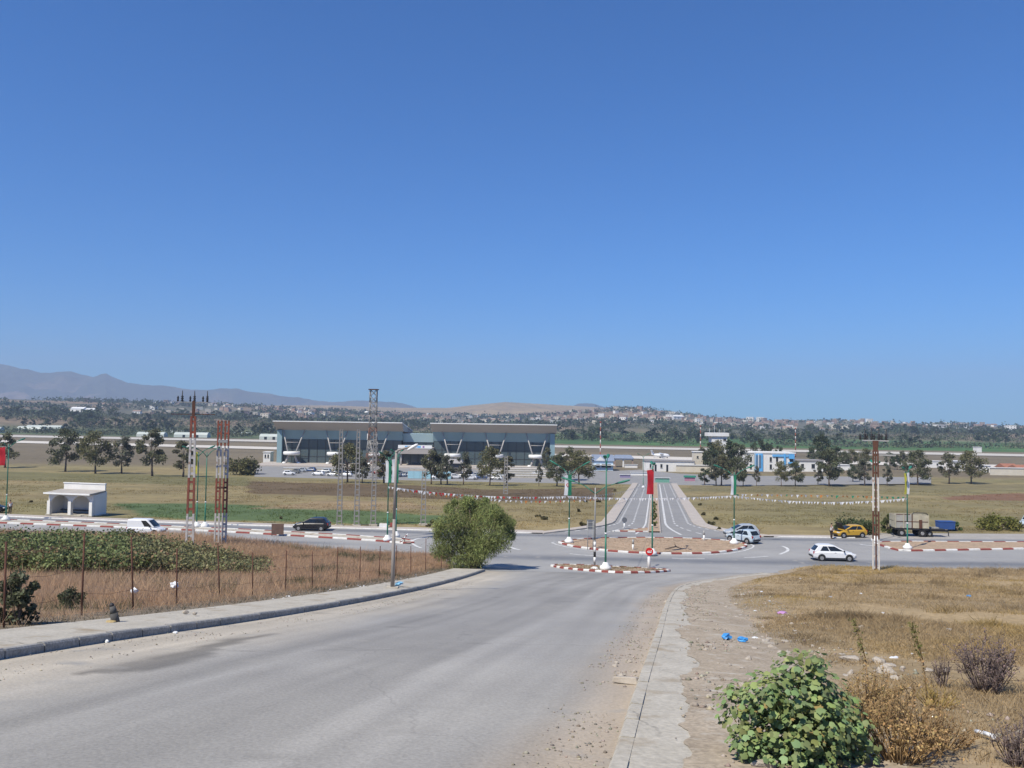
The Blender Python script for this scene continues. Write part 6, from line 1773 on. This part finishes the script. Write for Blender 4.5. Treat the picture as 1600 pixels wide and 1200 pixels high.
# ------------------------------------------------------------------ trees along the airport road
rows = [('euc0', 8, 731, 678, 1.2, 'eucalyptus tree at the left edge beyond the shelter'), ('euc1', 102, 737, 672, 1.0, 'dark bushy eucalyptus, first complete tree from the left'), ('euc4', 149, 740, 676, 1.0, 'wide crowned eucalyptus, second from the left in the row'),
        ('euc3', 190, 740, 683, 1.0, 'thin small eucalyptus, third from the left in the row'), ('euc0', 238, 744, 672, 1.05, 'tall forked eucalyptus left of the lattice pylon'), ('euc2', 286, 745, 690, 1.3, 'low tree partly behind the lattice pylon'),
        ('euc4', 543, 754, 695, 1.05, 'olive crowned tree before the left half of the terminal'), ('euc3', 566, 755, 716, 1.0, 'small tree behind the middle grey pylon'), ('euc2', 600, 755, 706, 1.25, 'pale trunked tree left of the banners'), ('euc0', 674, 757, 704, 1.0, 'tree before the terminal entrance'), ('euc3', 689, 757, 710, 1.0, 'thin tree right of the one at the entrance'),
        ('euc3', 699, 758, 712, 1.1, 'pale thin tree before the grey kiosk'), ('euc3', 724, 757, 708, .9, 'slim tree among the parked cars'), ('euc4', 765, 759, 700, .85, 'tall olive tree right of the parked cars'), ('euc2', 792, 758, 714, 1.2, 'tree behind the thin grey pylon'), ('euc3', 842, 760, 725, .6, 'thin sapling before the terrace walls'),
        ('euc1', 870, 760, 712, 1.05, 'broad tree at the right corner of the terminal'), ('euc4', 905, 757, 706, 1.2, 'wide olive tree left of the gatehouse'), ('euc0', 888, 752, 700, 1.2, 'pale leaved tree behind the right terminal corner'),
        ('round0', 1101, 758, 733, 1.1, 'low rounded tree right of the avenue head'), ('euc3', 1119, 759, 716, 1.0, 'slim tree right of the low rounded one'), ('euc2', 1127, 759, 712, 1.1, 'twin slim tree next to it'), ('euc1', 1150, 760, 715, 1.0, 'dark tree directly behind the right lamp'), ('euc2', 1161, 759, 724, .8, 'dark tree just right of the lamp'), ('euc3', 1182, 759.5, 729, .7, 'small tree left of the blue bay'),
        ('euc4', 1221, 760, 722, .75, 'full crowned tree before the blue office'), ('euc1', 1243, 760, 722, 1.0, 'tree at the right corner of the blue office'), ('euc3', 1278, 758, 730, 1.0, 'small pale tree before the grey roofed building'), ('euc1', 1296, 760, 702, .95, 'tall dense dark tree right of the grey roofed building'),
        ('round1', 1333, 754, 727, .8, 'dark rounded tree left of the right hand pylon'), ('euc3', 1351, 759, 718, 1.1, 'tree just left of the right hand pylon'), ('euc3', 1386, 759, 728, .9, 'small tree just right of the right hand pylon'), ('euc1', 1434, 758, 705, 1.0, 'big tree behind the yellow and white banner'), ('euc0', 1483, 756, 709, 1.05, 'forked tree, second from the right end of the row'), ('euc4', 1518, 756, 706, 1.0, 'large tree at the right end of the row')]
for i, (k, u, v, vt, wd, lab) in enumerate(rows):
    p_ = G(u, v); h_ = height_at(u, vt, p_)
    plant_tree(k, 'roadside_tree', lab, 'tree', p_, h_, {'e': 12.0, 'r': 9.0}[k[0]], wd, random.uniform(0, 6.28), 'trees along the airport road')
back = [('round0', 1140, 742, 690, .7), ('euc1', 1152, 742, 694, 1.0), ('euc4', 1122, 742, 690, .7), ('round1', 1112, 742, 694, .7), ('round1', 1185, 733, 688, .6), ('round2', 1112, 738, 702, .8), ('round1', 1284, 735, 682, .7), ('round0', 1272, 728, 698, .9), ('round2', 1307, 731, 698, .9), ('euc1', 1320, 733, 706, 1.1), ('round2', 1390, 733, 708, .9), ('round0', 1402, 734, 712, 1.0), ('euc4', 1352, 735, 702, .9), ('euc2', 1098, 735, 700, 1.0), ('round1', 1200, 726, 694, .8), ('round0', 1217, 722, 698, .8), ('euc0', 855, 738, 700, .8), ('round2', 1128, 734, 706, .8), ('euc4', 1330, 729, 703, 1.1), ('euc0', 1410, 731, 705, .9)]
for i, (k, u, v, vt, wd) in enumerate(back):
    p_ = G(u, v); h_ = height_at(u, vt, p_)
    plant_tree(k, 'airport_tree', 'dark tree standing among the airport buildings', 'tree', p_, h_, {'e': 12.0, 'r': 9.0}[k[0]], wd, random.uniform(0, 6.28), 'trees among the airport buildings')

# ---- tree belts beyond the runway: single trees
gf = np.random.default_rng(91)
cnt = 0
tries = 0
while cnt < 290 and tries < 4000:
    tries += 1
    u = gf.uniform(-40, 1640); dd = gf.uniform(760, 1500)
    if 450 < u < 860 and dd < 1100: continue
    x, y = (u - 800) / F_PX * dd, dd
    run = 645 - .167 * (x + 40)
    if y < run + (110 if x < 0 else 190): continue
    if float(fbm(x / 160, y / 120, 95)) < .47: continue
    z = float(T0(x, y)); h_ = gf.uniform(6, 14) * (1.15 if u < 450 else 1.0)
    side = 'left of the terminal' if u < 640 else 'right of the terminal'
    plant_tree('far%d' % gf.integers(0, 5), 'belt_tree', 'dark green tree in the belt beyond the runway %s' % side, 'tree', (x, y, z - .3), h_, 10.0, gf.uniform(.9, 1.5), gf.uniform(0, 6.28), 'trees in the belts beyond the runway')
    cnt += 1

# ---- distant woods on the slopes (one mass)
N = 9000
u = gf.uniform(-60, 1660, N); dd = gf.uniform(1250, 2750, N)
x, y = (u - 800) / F_PX * dd, dd
k = fbm(x / 170, y / 170, 97) + .25 * fbm(x / 40, y / 40, 98)
m = (k > .68) | ((dd > 2500) & (gf.random(N) < .10))
x, y, dd = x[m], y[m], dd[m]; n = len(x); z = T0(x, y)
hh = gf.uniform(4, 11, n)
q = 12
C = np.repeat(np.stack([x, y, z + hh * .5], 1), q, axis=0) + gf.normal(size=(n * q, 3)) * np.repeat(hh, q)[:, None] * np.array([.42, .42, .28])
tn = jitter_tint((.062, .085, .05), n, gf, .35)
v, f, cc = leaf_cloud(C, np.repeat(hh, q) * gf.uniform(.35, .7, n * q), np.repeat(tn, q, axis=0), gf, up=.2, aspect=.8)
tag(np_mesh('distant_woodland', v, f, M_leaf, col=cc), 'scattered dark woods covering the village slopes', 'woodland', kind='stuff')
# hedges along the green fields
N = 14000
u = gf.uniform(-60, 1660, N); dd = gf.uniform(720, 1500, N); x, y = (u - 800) / F_PX * dd, dd
m = (y > 645 - .167 * (x + 40) + 95) & ((fbm(x / 150, y / 40, 99) + .10 * (dd > 1000)) > np.where(u[:] < 640, .575, .665))
x, y = x[m], y[m]; n = len(x); z = T0(x, y); hh = gf.uniform(2, 6.5, n); q = 14
C = np.repeat(np.stack([x, y, z + hh * .45], 1), q, axis=0) + gf.normal(size=(n * q, 3)) * np.repeat(hh, q)[:, None] * np.array([.7, .5, .25])
v, f, cc = leaf_cloud(C, np.repeat(hh, q) * gf.uniform(.25, .5, n * q), np.repeat(jitter_tint((.11, .125, .07), n, gf, .4), q, axis=0), gf, up=.2, aspect=.8)
tag(np_mesh('field_scrub', v, f, M_leaf, col=cc), 'low scrub lines among the green fields beyond the runway', 'scrub', kind='stuff')

# ---- village houses on the slopes, each a house
hm = []
M_oldtile = mat('old_tile', (.30, .20, .15), (.24, .165, .125), .5, .9)
def house_mesh(k, w, d, h_, m, gable, rm):
    mb = MB(); mb.box((0, 0, h_ / 2 - 1), (w, d, h_ + 2))
    mb.cur = 1
    if gable: mb.add([(-w / 2 - .4, -d / 2 - .4, h_), (w / 2 + .4, -d / 2 - .4, h_), (w / 2 + .4, d / 2 + .4, h_), (-w / 2 - .4, d / 2 + .4, h_), (-w / 2 - .4, 0, h_ + 2.4), (w / 2 + .4, 0, h_ + 2.4)], [(0, 1, 5, 4), (2, 3, 4, 5), (0, 4, 3), (1, 2, 5), (3, 2, 1, 0)])
    else: mb.box((0, 0, h_ + .25), (w + .5, d + .5, .5))
    mb.cur = 2
    for fl_ in range(max(1, int(h_ / 3))):
        for c in range(3):
            mb.box((-w / 3 + c * w / 3, -d / 2 - .03, 1.6 + fl_ * 3), (1.3, .12, 1.3))
    o = mb.build('house_mesh', [m, rm, M_shade]); me = o.data; bpy.data.objects.remove(o); hm.append(me)
for k, a in enumerate(((11, 9, 6.5, M_wall, 0, M_wall), (13, 10, 6.5, M_cream, 0, M_cream), (10, 9, 9, M_brick, 0, M_concrete), (14, 9, 4, M_wall, 1, M_oldtile), (12, 9, 4, M_cream, 1, M_oldtile), (11, 10, 7, M_brick, 0, M_brick), (16, 11, 9.5, M_wall, 0, M_wall), (9, 8, 4, M_concrete, 0, M_concrete), (20, 9, 4, M_wall, 1, M_roofw))): house_mesh(k, *a)
hl = ['white flat roofed village house on the distant slope', 'cream flat roofed village house on the distant slope', 'bare brick village house with concrete roof on the distant slope', 'low white village house with tiled roof on the distant slope', 'low cream village house with tiled roof on the distant slope', 'unfinished brick village house on the distant slope', 'large white village block on the distant slope', 'small grey concrete house on the distant slope', 'long white shed on the distant slope']
def put_house(x, y, kind, s, label=None):
    o = bpy.data.objects.new('village_house', hm[kind]); link(o)
    o.location = (x, y, float(T0(x, y))); o.rotation_euler.z = gf.uniform(-.6, .6); o.scale = (s, s, s)
    tag(o, label or hl[kind], 'house', None if label else 'houses of the distant villages')
cnt = 0; tries = 0
while cnt < 285 and tries < 6000:
    tries += 1
    u = gf.uniform(130, 1620)
    dens = np.interp(u, [130, 200, 300, 420, 480, 640, 700, 800, 900, 950, 1060, 1120, 1250, 1450, 1620], [.15, .3, .8, .9, .55, .4, .3, .7, .9, 1, 1, .8, .9, .8, .4])
    if gf.random() > dens: continue
    dd = gf.uniform(1500, 2650); x, y = (u - 800) / F_PX * dd, dd
    if float(fbm(x / 200, y / 200, 103)) < .40: continue
    kind = int(gf.choice(9, p=[.13, .15, .14, .08, .14, .18, .02, .14, .02]))
    put_house(x, y, kind, gf.uniform(.7, 1.3)); cnt += 1
for u, dd, kind, s, lab in ((1358, 2350, 6, 1.0, 'white tower like block on the skyline at the right'), (1172, 2450, 6, 1.3, 'large white block on the skyline, left one of two'), (1188, 2450, 6, 1.4, 'large white block on the skyline, right one of two'), (1057, 2000, 8, 1.6, 'long white building high on the village slope'), (1046, 1950, 6, 1.1, 'white block beside the long white building on the slope'), (124, 1600, 8, 1.4, 'long white building on the far left plain'), (140, 1600, 8, 1.2, 'second long white building on the far left plain')):
    x = (u - 800 + .014 * 55) / F_PX * dd; put_house(x, dd, kind, s, lab)

# the many smaller houses between them (past counting at this distance)
mb = MB()
for i in range(620):
    u = gf.uniform(250, 1620); dd = gf.uniform(1700, 2700)
    if gf.random() > np.interp(u, [250, 300, 460, 640, 700, 800, 940, 1080, 1250, 1620], [.4, .9, .7, .5, .4, .7, 1, 1, .8, .5]): continue
    x, y = (u - 800) / F_PX * dd, dd; z = float(T0(x, y)); w, d, h_ = gf.uniform(6, 13), gf.uniform(6, 10), gf.uniform(3, 8)
    mb.cur = int(gf.choice(4, p=[.15, .25, .30, .30]))
    M_ = Matrix.Translation((x, y, z)) @ Matrix.Rotation(gf.uniform(-.7, .7), 4, 'Z')
    mb.box((0, 0, h_ / 2 - 1), (w, d, h_ + 2), M_)
tag(mb.build('village_houses', [M_cream, M_concrete, M_brick, M_oldtile], fix=False), 'mass of small pale houses on the distant village slopes', 'village', kind='stuff')

# ------------------------------------------------------------------ rubble and litter in the foreground
def TV(x, y):
    """ground with the dusty verge laid over it"""
    xr = np.interp(y, ROAD_R[:, 1], ROAD_R[:, 0]); w = sstep(1.55, 3.3, np.asarray(x) - xr)
    return np.maximum(T(x, y), (T0(x, y) + .145) * (1 - w) + (T(x, y) - .03) * w)
def rock_mesh(seed, flat=.6):
    g = np.random.default_rng(seed)
    bm = bmesh.new(); bmesh.ops.create_icosphere(bm, subdivisions=2, radius=1)
    pl_ = g.normal(size=(7, 3)); pl_ /= np.linalg.norm(pl_, axis=1, keepdims=True)
    for v_ in bm.verts:
        c = np.array(v_.co)
        for q_ in pl_:
            d_ = c @ q_
            if d_ > .62: c = c - q_ * (d_ - .62)
        c = c + g.normal(size=3) * .03; c[2] *= flat
        v_.co = c
    me = bpy.data.meshes.new('rock'); bm.to_mesh(me); bm.free(); me.materials.append(M_stone); return me
rk = [rock_mesh(s, [.45, .6, .7, .35][s % 4]) for s in range(6)]
def rock(u, v, wpx, label, cat='stone', group=None, name='stone', k=None, Tf=TV, dz=0):
    p_ = G(u, v, Tf); s = wpx / 2 * p_.y / F_PX
    o = bpy.data.objects.new(name, rk[random.randrange(6) if k is None else k]); link(o)
    o.location = (p_.x, p_.y, p_.z + s * .15 + dz); o.scale = (s, s * random.uniform(.6, 1), s); o.rotation_euler.z = random.uniform(0, 6.28)
    return tag(o, label, cat, group)
gr = random.Random(5)
for i, (u, v, w) in enumerate(((1195, 1003, 16), (1180, 1015, 14), (1205, 1012, 9), (1222, 1024, 17), (1170, 1031, 13), (1232, 1022, 12), (1140, 1040, 8), (1160, 1045, 9), (1328, 1032, 26), (1372, 1035, 22), (1390, 1042, 18), (1385, 1052, 24), (1400, 1062, 18), (1330, 1053, 14), (1450, 1048, 13), (1480, 1050, 14), (1160, 1072, 12), (1110, 1090, 13), (1125, 1075, 10), (1112, 1106, 15), (1150, 965, 9), (1158, 962, 7), (1135, 950, 8), (1150, 945, 7), (1160, 930, 8), (1100, 1062, 6), (1085, 1035, 6), (1090, 1000, 7), (1270, 1010, 7), (1410, 1045, 12))):
    rock(u, v, w * 1.25, 'pale rubble stone lying on the dusty right hand verge', group='rubble stones on the right verge')
gq = random.Random(9)
for i in range(46):
    rock(gq.uniform(1085, 1260) if i % 3 else gq.uniform(1300, 1480), gq.uniform(975, 1115), gq.uniform(4, 13), 'small broken rubble piece on the right hand verge', group='small rubble on the right verge')
rock(1195, 1197, 46, 'large pale stone at the lower edge under the green bush', k=0)
rock(1122, 1131, 9, 'small white stone at the pavement edge left of the green bush', k=2)
rock(290, 963, 10, 'round yellowish stone on the left pavement, left one of two', k=2, dz=.1); rock(304, 965, 10, 'flat grey stone on the left pavement, right one of two', k=1, dz=.1)
for i in range(16):
    rock(gr.uniform(960, 1010) , gr.uniform(1030, 1062), gr.uniform(5, 13), 'small gravel lump in the right gutter', group='gravel lumps in the gutter', Tf=T0, dz=.04)
for i, (u, v) in enumerate(((1030, 968), (1027, 985), (1024, 995), (1040, 942), (1033, 958))):
    rock(u, v, 6, 'small pale stone along the right kerb', group='stones along the right kerb', Tf=T0, dz=.04)
p_ = G(978, 1072); p_.z += .05
t = thing('broken_kerb', 'broken concrete kerb piece lying in the right gutter', 'concrete', p_, -.35)
MB().add([(-.22, -.06, 0), (.2, -.07, 0), (.24, .06, 0), (-.2, .07, 0), (-.2, -.05, .09), (.17, -.06, .12), (.2, .05, .10), (-.17, .06, .08)], [(0, 3, 2, 1), (4, 5, 6, 7), (0, 1, 5, 4), (1, 2, 6, 5), (2, 3, 7, 6), (3, 0, 4, 7)]).build('slab', M_stone, t, bevel=.015)
MB().add([(.0, .1, 0), (.16, .09, 0), (.17, .2, 0), (.02, .19, 0), (.02, .11, .05), (.14, .1, .07), (.15, .18, .05), (.03, .17, .06)], [(0, 3, 2, 1), (4, 5, 6, 7), (0, 1, 5, 4), (1, 2, 6, 5), (2, 3, 7, 6), (3, 0, 4, 7)]).build('fragment', M_stone, t, bevel=.01)
# plastic bags and scraps
def scrap(u, v, wpx, m, label, name='plastic_bag', cat='litter', flat=.55, group=None, seed=0, Tf=TV, dz=0):
    g = np.random.default_rng(seed + int(u)); p_ = G(u, v, Tf); s = wpx / 2 * p_.y / F_PX
    bm = bmesh.new(); bmesh.ops.create_icosphere(bm, subdivisions=2, radius=s)
    for q_ in bm.verts:
        f_ = 1 + g.uniform(-.38, .38); q_.co.x *= f_; q_.co.y *= f_ * .8; q_.co.z = q_.co.z * flat * f_
    me = bpy.data.meshes.new(name); bm.to_mesh(me); bm.free(); me.materials.append(m)
    o = link(bpy.data.objects.new(name, me)); o.location = (p_.x, p_.y, p_.z + s * flat * .6 + dz); o.rotation_euler.z = g.uniform(0, 6)
    return tag(o, label, cat, group)
scrap(1135, 1000, 17, M_bagb, 'bright blue plastic bag on the verge, left one of two', dz=.04); scrap(1160, 1004, 14, M_bagb, 'bright blue plastic bag on the verge, right one of two', dz=.04)
scrap(1223, 959, 15, M_bagp, 'flat pinkish purple scrap on the right hand field', flat=.3); scrap(1514, 932, 8, M_bagb, 'small pale blue scrap far out on the right hand field', flat=.4)
scrap(1482, 987, 14, M_bagw, 'pale crumpled plastic in the grass near the dead shrub', flat=.4); scrap(623, 918, 15, mat('bag_pale_blue', (.25, .50, .68)), 'light blue plastic bag beside the grey lamp post', flat=.35, dz=.15)
scrap(209, 938, 11, M_bagw, 'pale plastic bag caught low on the fence', flat=.8, dz=.25); scrap(272, 933, 12, M_bagw, 'translucent bag caught on the fence post further right', flat=.9, dz=.35)
scrap(1180, 998, 9, M_bagw, 'white crumpled paper right of the blue bags', flat=.4); scrap(274, 992, 8, M_bagw, 'white scrap lying at the foot of the left kerb', flat=.4, Tf=T0, dz=.04); scrap(167, 1007, 7, M_bagw, 'small white cup at the foot of the left kerb', flat=.7, Tf=T0, dz=.04)
scrap(1398, 1029, 16, M_bagw, 'flat pale sheet among the rubble behind the green bush', flat=.25)
for i in range(26):
    u, v = gr.uniform(130, 740), 0
    q_ = offset(ROAD_L, 2.9 + gr.uniform(-.4, .5))[gr.randrange(45, 148)]
    s = gr.uniform(.03, .08)
    o = bpy.data.objects.new('litter_scrap', rk[gr.randrange(6)].copy()); o.data.materials.clear(); o.data.materials.append(M_bagw); link(o)
    o.location = (q_[0], q_[1], float(T0(*q_)) + .16); o.scale = (s, s * .7, s * .6); o.rotation_euler.z = gr.uniform(0, 6)
    tag(o, 'small pale litter scrap along the back of the left pavement', 'litter', 'litter scraps along the left pavement')
for i, (u, v) in enumerate(((1425, 1022), (1190, 925), (1298, 933), (1345, 928), (1203, 940), (1380, 958), (1462, 998), (1290, 958), (1250, 905), (1180, 955))):
    scrap(u, v, 5, M_bagw, 'tiny white scrap in the grass of the right hand field', 'litter_scrap', group='white scraps on the right hand field', seed=i, flat=.4)
pa = G(1525, 1150, T); pb_ = G(1552, 1158, T)
t = thing('pipe', 'short white plastic pipe lying in the grass at the lower right', 'pipe', pa)
dv = pb_ - pa
MB().path([(0, 0, .05), tuple(dv * .5 + Vector((0, 0, .06))), tuple(dv + Vector((0, 0, .05)))], .022, 8).build('tube', M_bagw, t)
MB().tube(dv + Vector((0, 0, .05)) - dv * .05, dv * 1.05 + Vector((0, 0, .05)), .027, .027, 8).build('collar', M_bagw, t)
# leaning stump on the left pavement
p_ = G(180, 984); p_.z += .19
t = thing('bollard_stump', 'dark leaning post stump propped with a yellow stone on the left pavement', 'stump', p_)
MB().path([(0, 0, -.02), (-.05, 0, .2), (-.09, 0, .36)], [.10, .085, .06], 9).build('stump', mat('stump_dark', (.11, .105, .10), (.06, .06, .058), 6, .9), t)
MB().lathe([(.05, 0), (.06, .05), (.02, .09)], (-.1, 0, .35), 8).build('cap', M_dark, t)
o = link(bpy.data.objects.new('prop_stone', rk[1].copy()), t); o.data.materials.clear(); o.data.materials.append(mat('yellow_stone', (.45, .34, .16))); o.scale = (.17, .1, .07); o.location = (-.06, -.12, .03)

# ------------------------------------------------------------------ the air: one box of thin haze round everything
hz = MB().box((0, 4400, 290), (19600, 9800, 680)).build('haze', None if False else mat('tmp', (1, 1, 1)))
hz.data.materials.clear()
hmt = bpy.data.materials.new('haze_volume'); hmt.use_nodes = True
hn, hl_ = hmt.node_tree.nodes, hmt.node_tree.links
hn.remove(hn['Principled BSDF'])
pv = hn.new('ShaderNodeVolumePrincipled')
pv.inputs['Color'].default_value = (.48, .61, .83, 1)
pv.inputs['Density'].default_value = 1.45e-4
pv.inputs['Anisotropy'].default_value = 0.0
hl_.new(pv.outputs[0], hn['Material Output'].inputs['Volume'])
hz.data.materials.append(hmt)
tag(hz, 'thin blue haze filling the air over the plain', 'haze', kind='stuff')
